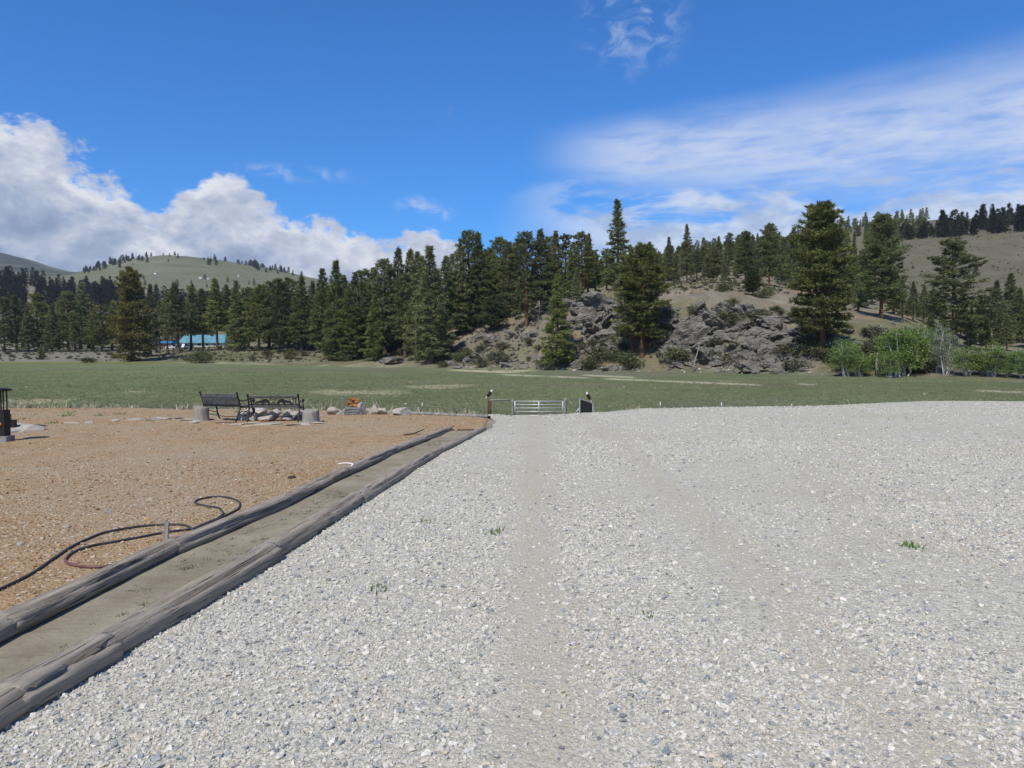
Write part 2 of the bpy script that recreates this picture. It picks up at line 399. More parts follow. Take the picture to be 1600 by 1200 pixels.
def f_sand(g):
    a = g.noise(g.pos, 1.7, 6, 0.6).outputs[0]; b = g.noise(g.pos, 16, 5, 0.7).outputs[0]
    c = g.ramp(a, [(0.3, (0.195, 0.165, 0.115)), (0.55, (0.27, 0.235, 0.168)), (0.8, (0.35, 0.315, 0.24))])
    c = g.mix(g.mr(b, 0.56, 0.74, 0.0, 0.6), c, (0.13, 0.125, 0.065))
    g.bump(g.m('ADD', g.m('MULTIPLY', a, 2.0), b), 0.6, 0.03); return c
M['sand'] = material('sandy_soil', f_sand, 0.98, 0.05)
def f_terrain(g):
    at = g.node('ShaderNodeVertexColor'); at.layer_name = 'zone'
    n1 = g.noise(g.pos, 0.11, 6, 0.65).outputs[0]; n2 = g.noise(g.pos, 1.1, 6, 0.7).outputs[0]
    nf = g.noise(g.scaled(g.pos, 1, 1, 1), 0.017, 6, 0.6).outputs[0]
    v = g.m('ADD', g.m('MULTIPLY', n1, 0.55), g.m('ADD', g.m('MULTIPLY', n2, 0.55), g.m('MULTIPLY', nf, 0.45)))
    k = g.mr(v, 0.5, 1.05, 0.62, 1.42, False)
    c = g.mix(1.0, at.outputs[0], g.comb(k, k, k), 'MULTIPLY')
    c = g.mix(g.mr(n2, 0.54, 0.72, 0.0, 0.28), c, (0.30, 0.27, 0.15))
    g.bump(g.m('ADD', n2, n1), 0.7, 0.5); return c
M['terrain'] = material('meadow_and_hills', f_terrain, 1.0, 0.0)
def f_rock(g):
    a = g.noise(g.pos, 0.55, 8, 0.68).outputs[0]; b = g.noise(g.pos, 3.0, 7, 0.72).outputs[0]
    vo = g.node('ShaderNodeTexVoronoi', feature='DISTANCE_TO_EDGE'); vo.inputs['Scale'].default_value = 0.75
    g.l.new(g.mix(0.25, g.scaled(g.pos, 1.0, 1.0, 1.9), g.noise(g.pos, 0.9, 4).outputs[1]), vo.inputs['Vector'])
    c = g.ramp(a, [(0.28, (0.095, 0.088, 0.075)), (0.5, (0.20, 0.186, 0.158)), (0.72, (0.33, 0.31, 0.265))])
    c = g.mix(g.mr(b, 0.54, 0.72, 0.0, 0.6), c, (0.35, 0.33, 0.285))
    ir = g.noise(g.pos, 0.35, 4, 0.6).outputs[0]
    c = g.mix(g.mr(ir, 0.60, 0.72, 0.0, 0.55), c, (0.27, 0.19, 0.11))
    li = g.noise(g.pos, 0.8, 5, 0.7).outputs[0]
    c = g.mix(g.mr(li, 0.60, 0.75, 0.0, 0.5), c, (0.15, 0.155, 0.075))
    g.bump(g.m('ADD', g.m('ADD', g.m('MULTIPLY', g.mr(vo.outputs['Distance'], 0.0, 0.12), 0.5), b), g.m('MULTIPLY', a, 1.3)), 0.9, 0.55); return c
M['rock'] = material('weathered_rock', f_rock, 0.95, 0.15)
def f_pale(g):
    a = g.noise(g.obj, 6, 7, 0.65).outputs[0]
    c = g.ramp(a, [(0.25, (0.20, 0.185, 0.155)), (0.5, (0.36, 0.335, 0.29)), (0.8, (0.53, 0.505, 0.45))])
    c = g.mix(g.m('MULTIPLY', g.info.outputs['Random'], 0.45), c, (0.36, 0.30, 0.22))
    g.bump(a, 0.5, 0.03); return c
M['pale_rock'] = material('pale_boulder', f_pale, 0.92, 0.15)
def f_log(g):
    st = g.scaled(g.obj, 1.3, 16, 16); a = g.noise(st, 2.2, 8, 0.7, 0.4).outputs[0]
    cr = g.noise(g.scaled(g.obj, 0.8, 30, 30), 2.0, 4, 0.6, 0.6).outputs[0]
    big = g.noise(g.obj, 2.6, 5, 0.6).outputs[0]
    c = g.ramp(a, [(0.28, (0.145, 0.122, 0.092)), (0.5, (0.295, 0.252, 0.195)), (0.75, (0.475, 0.415, 0.33))])
    c = g.mix(g.mr(big, 0.42, 0.72, 0.0, 0.5), c, (0.19, 0.17, 0.145))
    c = g.mix(g.m('MULTIPLY', g.info.outputs['Random'], 0.35), c, (0.36, 0.325, 0.275))
    c = g.mix(g.mr(cr, 0.60, 0.68, 0.0, 0.8), c, (0.045, 0.04, 0.035))
    g.bump(g.m('ADD', a, g.m('MULTIPLY', g.mr(cr, 0.58, 0.68), -0.8)), 0.9, 0.015); return c
M['log'] = material('weathered_log', f_log, 0.92, 0.12)
def f_stump(g):
    a = g.noise(g.scaled(g.obj, 14, 14, 1.4), 2, 7, 0.65).outputs[0]
    low = g.noise(g.scaled(g.obj, 6, 6, 1.2), 1.6, 4).outputs[0]
    c = g.ramp(a, [(0.3, (0.16, 0.148, 0.13)), (0.55, (0.30, 0.28, 0.25)), (0.8, (0.42, 0.395, 0.355))])
    c = g.mix(g.mr(low, 0.56, 0.68, 0.0, 0.6), c, (0.24, 0.13, 0.065))
    g.bump(a, 0.8, 0.02); return c
M['stump'] = material('grey_stump', f_stump, 0.93, 0.1)
def f_bark(c1, c2):
    def fn(g):
        a = g.noise(g.scaled(g.obj, 2.0, 2.0, 0.5), 1.6, 6, 0.7).outputs[0]
        g.bump(a, 0.8, 0.1); return g.mix(g.mr(a, 0.3, 0.7), c1, c2)
    return fn
M['bark_red'] = material('orange_pine_bark', f_bark((0.085, 0.045, 0.03), (0.235, 0.118, 0.07)), 0.95, 0.1)
M['bark'] = material('brown_bark', f_bark((0.055, 0.042, 0.032), (0.14, 0.11, 0.085)), 0.95, 0.1)
M['bark_white'] = material('pale_aspen_bark', f_bark((0.30, 0.29, 0.26), (0.62, 0.61, 0.57)), 0.9, 0.1)
M['dead_wood'] = material('bleached_dead_wood', f_bark((0.20, 0.185, 0.165), (0.42, 0.40, 0.37)), 0.9, 0.1)
def f_leaf(dark, mid, light, ns=0.55, vary=1.0):
    def fn(g):
        isl = g.geo.outputs['Random Per Island']
        n = g.noise(g.obj, ns, 3, 0.6).outputs[0]
        v = g.m('ADD', g.m('MULTIPLY', isl, 0.55), g.m('MULTIPLY', g.mr(n, 0.3, 0.7), 0.45))
        c = g.ramp(v, [(0.1, dark), (0.5, mid), (0.92, light)])
        r = g.info.outputs['Random']
        hs = g.node('ShaderNodeHueSaturation'); g.put(hs.inputs['Hue'], g.mr(r, 0, 1, 0.5 - 0.025 * vary, 0.5 + 0.015 * vary, False))
        g.put(hs.inputs['Value'], g.mr(g.m('FRACT', g.m('MULTIPLY', r, 7.31)), 0, 1, 1 - 0.28 * vary, 1 + 0.25 * vary, False))
        g.put(hs.inputs['Saturation'], g.mr(g.m('FRACT', g.m('MULTIPLY', r, 3.77)), 0, 1, 1 - 0.25 * vary, 1 + 0.05 * vary, False)); g.l.new(c, hs.inputs['Color'])
        return hs.outputs[0]
    return fn
M['needle'] = material('pine_needles', f_leaf((0.058, 0.072, 0.023), (0.148, 0.172, 0.054), (0.26, 0.28, 0.098)), 0.75, 0.15, 0.0, 0.35)
M['needle_fir'] = material('fir_needles', f_leaf((0.068, 0.084, 0.028), (0.172, 0.200, 0.064), (0.29, 0.315, 0.112)), 0.75, 0.15, 0.0, 0.35)
M['needle_mid'] = material('shade_toned_far_needles', f_leaf((0.016, 0.023, 0.013), (0.034, 0.046, 0.024), (0.062, 0.076, 0.040)), 0.85, 0.1)  # paler version of the cloud shaded needles, shade still in the colour
M['needle_cloud_shade'] = material('cloud_shade_far_needles', f_leaf((0.008, 0.013, 0.008), (0.015, 0.024, 0.013), (0.028, 0.038, 0.021)), 0.85, 0.1)  # cloud shadow over the far woods is put into this needle colour
M['needle_gold'] = material('olive_gold_needles', f_leaf((0.080, 0.078, 0.024), (0.185, 0.162, 0.055), (0.31, 0.265, 0.115)), 0.75, 0.15, 0.0, 0.35)
M['needle_bright'] = material('fresh_pine_needles', f_leaf((0.030, 0.044, 0.012), (0.070, 0.094, 0.026), (0.13, 0.15, 0.05)), 0.75, 0.15, 0.0, 0.35)
M['leaf_green'] = material('spring_leaves', f_leaf((0.085, 0.145, 0.028), (0.16, 0.255, 0.052), (0.26, 0.37, 0.10), 0.9, 0.3), 0.6, 0.3, 0.0, 0.35)
M['leaf_pale'] = material('pale_spring_leaves', f_leaf((0.11, 0.135, 0.065), (0.20, 0.235, 0.125), (0.32, 0.35, 0.22), 0.9), 0.7, 0.2, 0.0, 0.35)
M['leaf_sage'] = material('sage_brush_leaves', f_leaf((0.055, 0.058, 0.035), (0.110, 0.112, 0.068), (0.19, 0.185, 0.12), 0.9), 0.9, 0.1)
M['leaf_olive'] = material('olive_brush_leaves', f_leaf((0.048, 0.056, 0.022), (0.10, 0.112, 0.042), (0.17, 0.18, 0.075), 0.9), 0.85, 0.1)
M['grass'] = material('meadow_grass', f_leaf((0.09, 0.108, 0.052), (0.148, 0.172, 0.088), (0.235, 0.24, 0.14), 0.9), 0.9, 0.1)
M['straw'] = material('dry_grass', f_leaf((0.22, 0.19, 0.11), (0.36, 0.32, 0.20), (0.50, 0.46, 0.31), 0.9), 0.9, 0.1)
M['weed'] = material('green_weed', f_leaf((0.06, 0.11, 0.02), (0.10, 0.19, 0.04), (0.17, 0.27, 0.07), 6), 0.8, 0.1)
M['iron'] = plain('black_cast_iron', (0.022, 0.021, 0.020), 0.55, 0.4, 0.3, 0.4, 14)
M['slat'] = plain('grey_bench_slat', (0.13, 0.125, 0.115), 0.85, 0.2, 0, 0.4, 16)
M['sling'] = plain('grey_mesh_back', (0.085, 0.092, 0.10), 0.6, 0.35, 0.2, 0.35, 10)
M['hose'] = plain('dark_rubber_hose', (0.040, 0.042, 0.045), 0.55, 0.4, 0, 0.35, 8)
M['hose_red'] = plain('faded_maroon_hose', (0.13, 0.065, 0.062), 0.6, 0.3, 0, 0.3, 8)
M['galv'] = plain('galvanised_tube', (0.50, 0.51, 0.51), 0.45, 0.4, 0.35, 0.2, 12)
M['post_grey'] = plain('grey_fence_post', (0.23, 0.22, 0.20), 0.92, 0.1, 0, 0.35, 10)
M['post_rust'] = plain('rusty_brown_post', (0.12, 0.062, 0.045), 0.85, 0.15, 0, 0.4, 10)
M['black'] = plain('black_panel', (0.014, 0.014, 0.016), 0.6, 0.3, 0, 0.4, 5)
M['white'] = plain('white_paint', (0.70, 0.70, 0.67), 0.6, 0.3, 0, 0.1, 5)
M['wall_white'] = plain('cream_siding', (0.58, 0.57, 0.53), 0.8, 0.2, 0, 0.1, 1)
def f_roof(g):
    w = g.node('ShaderNodeTexWave', wave_type='BANDS', bands_direction='X'); g.l.new(g.obj, w.inputs[0]); w.inputs['Scale'].default_value = 1.6
    n = g.noise(g.obj, 0.6, 4).outputs[0]; g.bump(w.outputs[1], 0.5, 0.05)
    return g.mix(g.mr(n, 0.35, 0.65), (0.10, 0.26, 0.30), (0.17, 0.36, 0.40))
M['roof'] = material('turquoise_metal_roof', f_roof, 0.4, 0.5, 0.2)
M['roof_blue'] = plain('blue_metal_roof', (0.045, 0.17, 0.36), 0.5, 0.4, 0.2, 0.2, 1)
M['glass'] = plain('dark_window_glass', (0.02, 0.025, 0.03), 0.08, 0.6, 0, 0.2, 2)
M['car_white'] = plain('white_car_paint', (0.68, 0.69, 0.70), 0.25, 0.5, 0, 0.05, 1)
M['car_blue'] = plain('dark_blue_car_paint', (0.03, 0.05, 0.12), 0.25, 0.5, 0, 0.1, 1)
M['car_red'] = plain('dull_red_paint', (0.20, 0.045, 0.04), 0.5, 0.4, 0, 0.2, 1)
M['tyre'] = plain('black_tyre', (0.02, 0.02, 0.02), 0.9, 0.2, 0, 0.2, 3)
M['orange_wood'] = material('rotten_orange_wood', f_bark((0.20, 0.075, 0.025), (0.46, 0.22, 0.08)), 0.9, 0.1)
M['stone_grey'] = plain('grey_slab_stone', (0.20, 0.205, 0.20), 0.9, 0.15, 0, 0.3, 5)
M['lamp_amber'] = plain('amber_plastic', (0.75, 0.25, 0.06), 0.3, 0.5, 0, 0.15, 6)
def f_eagle(g):
    at = g.node('ShaderNodeVertexColor'); at.layer_name = 'zone'
    n = g.noise(g.scaled(g.obj, 40, 40, 12), 2, 5).outputs[0]
    return g.mix(g.mr(n, 0.35, 0.7, 0, 0.5), at.outputs[0], (0.02, 0.018, 0.016), 'MULTIPLY') if False else g.mix(1.0, at.outputs[0], g.comb(g.mr(n, .3, .7, .7, 1.2), g.mr(n, .3, .7, .7, 1.2), g.mr(n, .3, .7, .7, 1.2)), 'MULTIPLY')
M['eagle'] = material('eagle_feathers', f_eagle, 0.85, 0.1)

# ------------------------------------------------------------------ ground
def lerp3(a, b, t): return a * (1 - t)[:, None] + np.asarray(b)[None, :] * t[:, None]
def zone_colours(x, Y, z):
    px = np.clip(col_of(x, Y), -900, 2400); s = Y / edge_of(px)
    py = 600 - F_PX * np.tan(np.arctan((z - EYE) / np.maximum(Y, 1)) + PITCH)
    n = fbm(x * 0.05, Y * 0.05, 2.0, 4); n2 = fbm(x * 0.2, Y * 0.1, 7.0, 4); n3 = fbm(x * 0.012, Y * 0.02, 11.0, 4)
    c = np.tile(np.array([0.134, 0.160, 0.082]), (len(x), 1))
    c = lerp3(c, (0.150, 0.142, 0.105), lin01(n, 0.46, 0.70) * 0.7)
    c = lerp3(c, (0.135, 0.150, 0.072), lin01(n3, 0.52, 0.68) * 0.6)
    def patch(cx, cy, rx, ry, amt, col=(0.36, 0.325, 0.20)):
        nonlocal c
        d = np.sqrt(((px - cx) / rx) ** 2 + ((py - cy) / ry) ** 2) + (n2 - 0.5) * 2.2
        c = lerp3(c, col, (1 - lin01(d, 0.35, 1.0)) * amt * (s < 1.02) * (Y > 35))
    patch(205, 612, 45, 3.0, 0.9); patch(50, 627, 65, 5, 0.8); patch(690, 604, 60, 4, 0.75); patch(600, 613, 90, 6, 0.6)
    patch(540, 618, 60, 7, 0.5); patch(760, 580, 80, 3.5, 0.9); patch(1330, 606, 220, 4, 0.35, (0.16, 0.14, 0.09)); patch(1050, 602, 250, 5, 0.45, (0.15, 0.13, 0.09))
    # the two pale wheel tracks that cross the meadow
    for dy in (0, 4.0):
        ln = np.interp(px, [640, 830, 1000, 1150, 1350, 1600, 2000], [577, 583, 590, 596, 604, 613, 625]) + dy
        tr = (1 - lin01(np.abs(py - ln), 0.6, 1.8)) * lin01(fbm(px * 0.012, dy, 3.0, 3), 0.45, 0.62) * lin01(px, 700, 760) * (s < 1)
        c = lerp3(c, (0.42, 0.39, 0.27), tr * 0.85)
    # pale dry strip along the far fence at the left, bright green strip before it
    c = lerp3(c, (0.155, 0.165, 0.045), lin01(s, 0.86, 0.93) * (1 - lin01(px, 220, 330)) * 0.8)
    c = lerp3(c, (0.36, 0.32, 0.215), lin01(s, 0.985, 1.0) * (1 - lin01(s, 1.03, 1.07)) * lin01(px, 250, 300) * (1 - lin01(px, 560, 640)) * 0.9 * lin01(n2, 0.35, 0.55))
    b = np.tile(np.array([0.150, 0.142, 0.085]), (len(x), 1))
    b = lerp3(b, (0.20, 0.185, 0.125), lin01(n2, 0.45, 0.7)); b = lerp3(b, (0.11, 0.118, 0.055), lin01(n, 0.5, 0.7) * 0.7)
    b = lerp3(b, (0.19, 0.18, 0.15), (1 - lin01(px, 180, 320)) * 0.6)
    k = np.tile(np.array([0.165, 0.145, 0.105]), (len(x), 1))
    k = lerp3(k, (0.205, 0.18, 0.135), lin01(n2, 0.42, 0.62)); k = lerp3(k, (0.13, 0.13, 0.065), lin01(n, 0.5, 0.66) * 0.7)
    k = lerp3(k, (0.24, 0.165, 0.10), lin01(fbm(x * 0.11, Y * 0.11, z * 0.11, 3), 0.60, 0.72) * 0.7)
    kn = lin01(px, 660, 740)
    hill = b * (1 - kn)[:, None] + k * kn[:, None]
    hill = lerp3(hill, (0.124, 0.116, 0.080), lin01(px, 1290, 1400) * lin01(s, 1.9, 2.4))
    hill = lerp3(hill, (0.12, 0.11, 0.075), lin01(px, 500, 700) * lin01(Y, 500, 640) * 0.6)
    hill = lerp3(hill, (0.135, 0.14, 0.09), lin01(Y, 1300, 1500) * (1 - lin01(px, 480, 600)))
    far = np.tile(np.array([0.150, 0.150, 0.098]), (len(x), 1)); far = lerp3(far, (0.12, 0.130, 0.075), lin01(n3, 0.4, 0.62))
    hill = hill * (1 - lin01(Y, 1700, 1900) * (px < 600))[:, None] + far * (lin01(Y, 1700, 1900) * (px < 600))[:, None]
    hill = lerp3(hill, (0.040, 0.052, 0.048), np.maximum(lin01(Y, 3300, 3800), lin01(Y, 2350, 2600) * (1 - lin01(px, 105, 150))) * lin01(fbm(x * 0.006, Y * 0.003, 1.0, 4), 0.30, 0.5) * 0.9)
    t = lin01(s, 0.99, 1.025)
    return c * (1 - t)[:, None] + hill * t[:, None]

def build_terrain():
    cols = np.unique(np.r_[np.arange(-900, 650, 13), np.arange(650, 1460, 4.5), np.arange(1460, 2401, 12)])
    rows = np.r_[20.0 * np.exp(np.arange(0, 200) * 0.0125)]
    rows = np.r_[np.arange(18, 60, 0.8), 60 * np.exp(np.arange(0, 130) * 0.0100)]
    rows = np.r_[rows, rows[-1] * np.exp(np.arange(1, 230) * 0.0148)]
    rows = rows[rows < 6700]
    P, Y = np.meshgrid(cols, rows); X = (P - 800) / F_PX * Y
    Z = ground_z(X, Y)
    C = zone_colours(X.ravel(), Y.ravel(), Z.ravel())
    # under the yard the sheet sinks a little so that the yard surfaces lie on it
    Z = Z - 0.10 * (1 - lin01(Y, np.interp(P, CREST_PX, CREST_Y) + 1.0, np.interp(P, CREST_PX, CREST_Y) + 4))
    Z = np.where((P > 745) & (P < 945) & (Y < 45), Z - 0.06, Z)
    nc = len(cols); i = np.arange((len(rows) - 1) * (nc - 1)); r = i // (nc - 1); q = i % (nc - 1); a = r * nc + q
    F = np.c_[a, a + 1, a + 1 + nc, a + nc]
    V = np.c_[X.ravel(), Y.ravel(), Z.ravel()]
    # the land beside and behind the photographer
    gx = np.r_[-5000, -2500, -1200, -600, -300, -150, -90, -60, -40, -20, 0, 20, 40, 60, 90, 150, 300, 600, 1200, 2500, 5000]; gy = np.r_[-4000, -1500, -600, -250, -100, -50, -20, 0, 18.0]
    GX, GY = np.meshgrid(gx, gy); GZ = np.maximum(ground_z(GX, np.minimum(GY, 17.9)), -2.6) - 0.15
    b = len(V); V = np.r_[V, np.c_[GX.ravel(), GY.ravel(), GZ.ravel()]]; C = np.r_[C, np.tile([[0.11, 0.125, 0.06]], (GX.size, 1))]
    n2 = len(gx); i = np.arange((len(gy) - 1) * (n2 - 1)); a = b + (i // (n2 - 1)) * n2 + i % (n2 - 1)
    F = np.r_[F, np.c_[a, a + 1, a + 1 + n2, a + n2]]
    o = obj('terrain', mesh('terrain', V, F, M['terrain'], True, C)); o['kind'] = 'structure'
    o['label'] = 'green meadow rising into brushy hills, a rocky knoll and bare slopes'
build_terrain()

# log rows, traced along the photograph's two lines of edging
L_PX = [(-150, 1062), (0, 985), (266, 862), (437, 789), (535, 742), (615, 706), (662, 688), (702, 671)]
R_PX = [(-200, 1235), (0, 1112), (146, 1032), (412, 876), (558, 785), (634, 737), (688, 706), (756, 672)]
L_PT = [hit(*p) for p in L_PX]; R_PT = [hit(*p) for p in R_PX]
def row_x(P, Y, tail):
    ys = [p.y for p in P]; xs = [p.x for p in P]
    d = (xs[1] - xs[0]) / (ys[1] - ys[0])
    ys = [ys[0] - 30] + ys + [t[1] for t in tail]; xs = [xs[0] - 30 * d] + xs + [t[0] for t in tail]
    return np.interp(Y, ys, xs)
def x_left(Y): return row_x(L_PT, Y, [(-1.0, 17.2), (-0.8, 19.0), (-0.65, 21.5), (-1.0, 25.0), (-2.2, 30)]) + 0.22 * (fbm(np.asarray(Y) * 1.7, 3.0, 0, 3) - 0.5) * lin01(Y, 16, 17)
def x_right(Y): return row_x(R_PT, Y, [(-0.62, 17.2), (-0.5, 18.5), (-0.42, 20.5), (-0.8, 24.0), (-2.2, 47.0)]) + 0.26 * (fbm(np.asarray(Y) * 1.9, 9.0, 0, 3) - 0.5) * lin01(Y, 16.5, 17.5)
def yard_sheet(name, xa, xb, rows, ncol, mat, dz, power=1.0, far=None, label=None):
    t = np.linspace(0, 1, ncol) ** power
    V = []
    for Y in rows:
        a, b = float(xa(Y)), float(xb(Y)); x = a + (b - a) * t
        V.append(np.c_[x, np.full(ncol, Y), np.zeros(ncol)])
    V = np.concatenate(V); x, Y = V[:, 0], V[:, 1]
    z = ground_z(x, Y) + dz + 0.03 * (fbm(x * 1.3, Y * 1.3, 3.0, 4) - 0.5)
    if far is not None:
        e = far(x, Y) + (fbm(x * 0.8, Y * 0.8, 5.0, 3) - 0.5) * 2.4
        z = z - 0.45 * lin01(Y, e - 0.3, e + 0.9)
    V[:, 2] = z
    i = np.arange((len(rows) - 1) * (ncol - 1)); a = (i // (ncol - 1)) * ncol + i % (ncol - 1)
    o = obj(name, mesh(name, V, np.c_[a, a + 1, a + 1 + ncol, a + ncol], mat, True)); o['kind'] = 'structure'
    if label: o['label'] = label
    return o
def crest(x, Y): return np.interp(np.clip(col_of(x, Y), -900, 2400), CREST_PX, CREST_Y)
rows_n = np.r_[np.arange(-30, 2, 2.0), np.arange(2, 12, 0.1), np.arange(12, 34, 0.2)]
def far_dirt(x, Y): return crest(x, Y) + 1.2 - 1.0 * lin01(x, -4, -1)
def far_gravel(x, Y):
    px = col_of(x, Y); d = lin01(px, 758, 790) * (1 - lin01(px, 915, 945))
    return (crest(x, Y) + 1.6) * (1 - d) + 46.5 * d
yard_sheet('dirt_yard', lambda Y: -48.0, lambda Y: x_left(Y), rows_n, 150, M['dirt'], 0.012, 0.55, far_dirt, 'rust brown stony dirt yard beside the log edging')
yard_sheet('soil_bed', lambda Y: x_left(Y) - 0.25, lambda Y: x_right(Y) + 0.25 + 0.6 * float(lin01(Y, 16, 18)), rows_n[rows_n < 26], 30, M['sand'], -0.012, 1.0, lambda x, Y: crest(x, Y) + 0.3, 'bare sandy soil bed between the two rows of logs')
rows_g = np.r_[np.arange(-30, 2, 2.0), np.arange(2, 12, 0.1), np.arange(12, 49, 0.25)]
yard_sheet('gravel_drive', lambda Y: x_right(Y), lambda Y: 48.0, rows_g, 170, M['gravel'], 0.004, 1.75, far_gravel, 'wide pale crushed gravel drive and parking yard')

# loose stones lying on the yard (uncountable): one point cloud each, instanced
def facet_stone(seed, n=14, flat=0.6):
    r = np.random.default_rng(seed); bm = bmesh.new()
    for q in range(n):
        d = r.normal(size=3); d /= np.linalg.norm(d); bm.verts.new(d * np.array([1, 0.75 + 0.3 * r.random(), flat]) * (0.8 + 0.25 * r.random()))
    res = bmesh.ops.convex_hull(bm, input=bm.verts)
    bmesh.ops.delete(bm, geom=[v for v in bm.verts if not v.link_faces], context='VERTS')
    bmesh.ops.recalc_face_normals(bm, faces=bm.faces)
    me = bpy.data.meshes.new('stone'); bm.to_mesh(me); bm.free(); return me
def instancer(name, pts, scales, protos, mat, tilt=0.5, label=None):
    src = bpy.data.collections.new(name + '_source')
    for k, me in enumerate(protos):
        if mat and not me.materials: me.materials.append(mat)
        src.objects.link(bpy.data.objects.new(name + '_piece', me))
    me = bpy.data.meshes.new(name); me.vertices.add(len(pts)); me.vertices.foreach_set('co', np.asarray(pts, np.float32).ravel())
    a = me.attributes.new('size', 'FLOAT', 'POINT'); a.data.foreach_set('value', np.asarray(scales, np.float32))
    rot = np.c_[rng.normal(0, tilt, len(pts)), rng.normal(0, tilt, len(pts)), rng.random(len(pts)) * 6.283]
    a = me.attributes.new('turn', 'FLOAT_VECTOR', 'POINT'); a.data.foreach_set('vector', rot.astype(np.float32).ravel())
    o = obj(name, me); o['kind'] = 'stuff'
    if label: o['label'] = label
    ng = bpy.data.node_groups.new(name, 'GeometryNodeTree')
    ng.interface.new_socket('Geometry', in_out='INPUT', socket_type='NodeSocketGeometry'); ng.interface.new_socket('Geometry', in_out='OUTPUT', socket_type='NodeSocketGeometry')
    N = ng.nodes; L = ng.links; gi = N.new('NodeGroupInput'); go = N.new('NodeGroupOutput')
    ci = N.new('GeometryNodeCollectionInfo'); ci.inputs[0].default_value = src; ci.inputs[1].default_value = True; ci.inputs[2].default_value = True
    ip = N.new('GeometryNodeInstanceOnPoints'); ip.inputs['Pick Instance'].default_value = True
    s = N.new('GeometryNodeInputNamedAttribute'); s.data_type = 'FLOAT'; s.inputs[0].default_value = 'size'
    t = N.new('GeometryNodeInputNamedAttribute'); t.data_type = 'FLOAT_VECTOR'; t.inputs[0].default_value = 'turn'
    e = N.new('FunctionNodeEulerToRotation')
    L.new(gi.outputs[0], ip.inputs['Points']); L.new(ci.outputs[0], ip.inputs['Instance'])
    L.new(t.outputs[0], e.inputs[0]); L.new(e.outputs[0], ip.inputs['Rotation']); L.new(s.outputs[0], ip.inputs['Scale'])
    L.new(ip.outputs[0], go.inputs[0])
    md = o.modifiers.new('scatter', 'NODES'); md.node_group = ng
    return o
def f_stone(stops):
    def fn(g):
        r = g.info.outputs['Random']; n = g.noise(g.obj, 1.5, 4).outputs[0]
        c = g.ramp(r, stops); k = g.mr(n, 0.3, 0.7, 0.85, 1.15); return g.mix(1.0, c, g.comb(k, k, k), 'MULTIPLY')
    return fn
M['gstone'] = material('gravel_stone', f_stone([(0.0, (0.17, 0.185, 0.19)), (0.12, (0.29, 0.31, 0.31)), (0.30, (0.44, 0.415, 0.35)), (0.58, (0.51, 0.485, 0.415)), (0.84, (0.58, 0.555, 0.485)), (0.93, (0.47, 0.40, 0.29)), (1.0, (0.645, 0.63, 0.585))]), 0.9, 0.15)
M['dstone'] = material('rusty_stone', f_stone([(0.0, (0.16, 0.10, 0.06)), (0.3, (0.30, 0.185, 0.10)), (0.6, (0.40, 0.27, 0.15)), (0.88, (0.36, 0.30, 0.20)), (0.975, (0.46, 0.39, 0.29)), (1.0, (0.66, 0.62, 0.55))]), 0.95, 0.08)
def scatter_band(y0, y1, per_m2, inside, size, margin=1.18):
    area = 0.675 * margin * (y1 * y1 - y0 * y0); n = int(area * per_m2)
    Y = np.sqrt(y0 * y0 + rng.random(n) * (y1 * y1 - y0 * y0)); x = (rng.random(n) * 2 - 1) * 0.675 * margin * Y
    keep = inside(x, Y); x, Y = x[keep], Y[keep]
    sz = np.clip(np.exp(rng.normal(math.log(size[0]), size[1], len(x))), 0.003, size[2])
    return x, Y, sz
def in_gravel(x, Y): return (x > x_right(Y) + 0.10 * (Y < 16.6) - 0.35 * rng.random(len(x)) ** 2 * (Y > 16.6)) & (Y < far_gravel(x, Y) - 0.3)
def in_dirt(x, Y): return (x < x_left(Y) - 0.13 * (Y < 16.0) + 0.3 * rng.random(len(x)) ** 2 * (Y > 16.0)) & (Y < far_dirt(x, Y) - 0.3)
protos = [facet_stone(k, 12, 0.55 + 0.1 * (k % 3)) for k in range(8)]
parts = [scatter_band(2.5, 5.0, 5200, in_gravel, (0.0070, 0.52, 0.028)), scatter_band(5.0, 9.0, 2100, in_gravel, (0.0090, 0.50, 0.03)),
         scatter_band(9.0, 16.0, 420, in_gravel, (0.0135, 0.4, 0.034)), scatter_band(16.0, 30.0, 90, in_gravel, (0.018, 0.4, 0.045))]
x, Y, sz = (np.concatenate(q) for q in zip(*parts))
dn = fbm(x * 0.55, Y * 0.30, 8.0, 4); lane = x - 0.022 * Y + 0.5 * (fbm(x * 0.2, Y * 0.2, 1.0, 2) - 0.5); tk = np.maximum(1 - lin01(np.abs(lane - 0.12), 0.1, 0.42), 0.7 * (1 - lin01(np.abs(lane - 1.8), 0.1, 0.42)))
keep = rng.random(len(x)) < (0.30 + 0.85 * lin01(dn, 0.36, 0.62)) * (1 - 0.85 * tk * lin01(sz, 0.0045, 0.008)); x, Y, sz = x[keep], Y[keep], sz[keep]
z = ground_z(x, Y) + 0.004 + 0.03 * (fbm(x * 1.3, Y * 1.3, 3.0, 4) - 0.5)
instancer('gravel', np.c_[x, Y, z + sz * 0.12], sz, protos, M['gstone'], 0.35, 'loose pale gravel stones covering the drive')
parts = [scatter_band(3.5, 7.0, 1300, in_dirt, (0.0065, 0.55, 0.032)), scatter_band(7.0, 13.0, 480, in_dirt, (0.0090, 0.5, 0.04)), scatter_band(13.0, 27.0, 90, in_dirt, (0.013, 0.45, 0.05))]
x, Y, sz = (np.concatenate(q) for q in zip(*parts))
dk = rng.random(len(x)) < 0.25 + 0.9 * lin01(fbm(x * 0.5, Y * 0.5, 12.0, 4), 0.38, 0.62); x, Y, sz = x[dk], Y[dk], sz[dk]
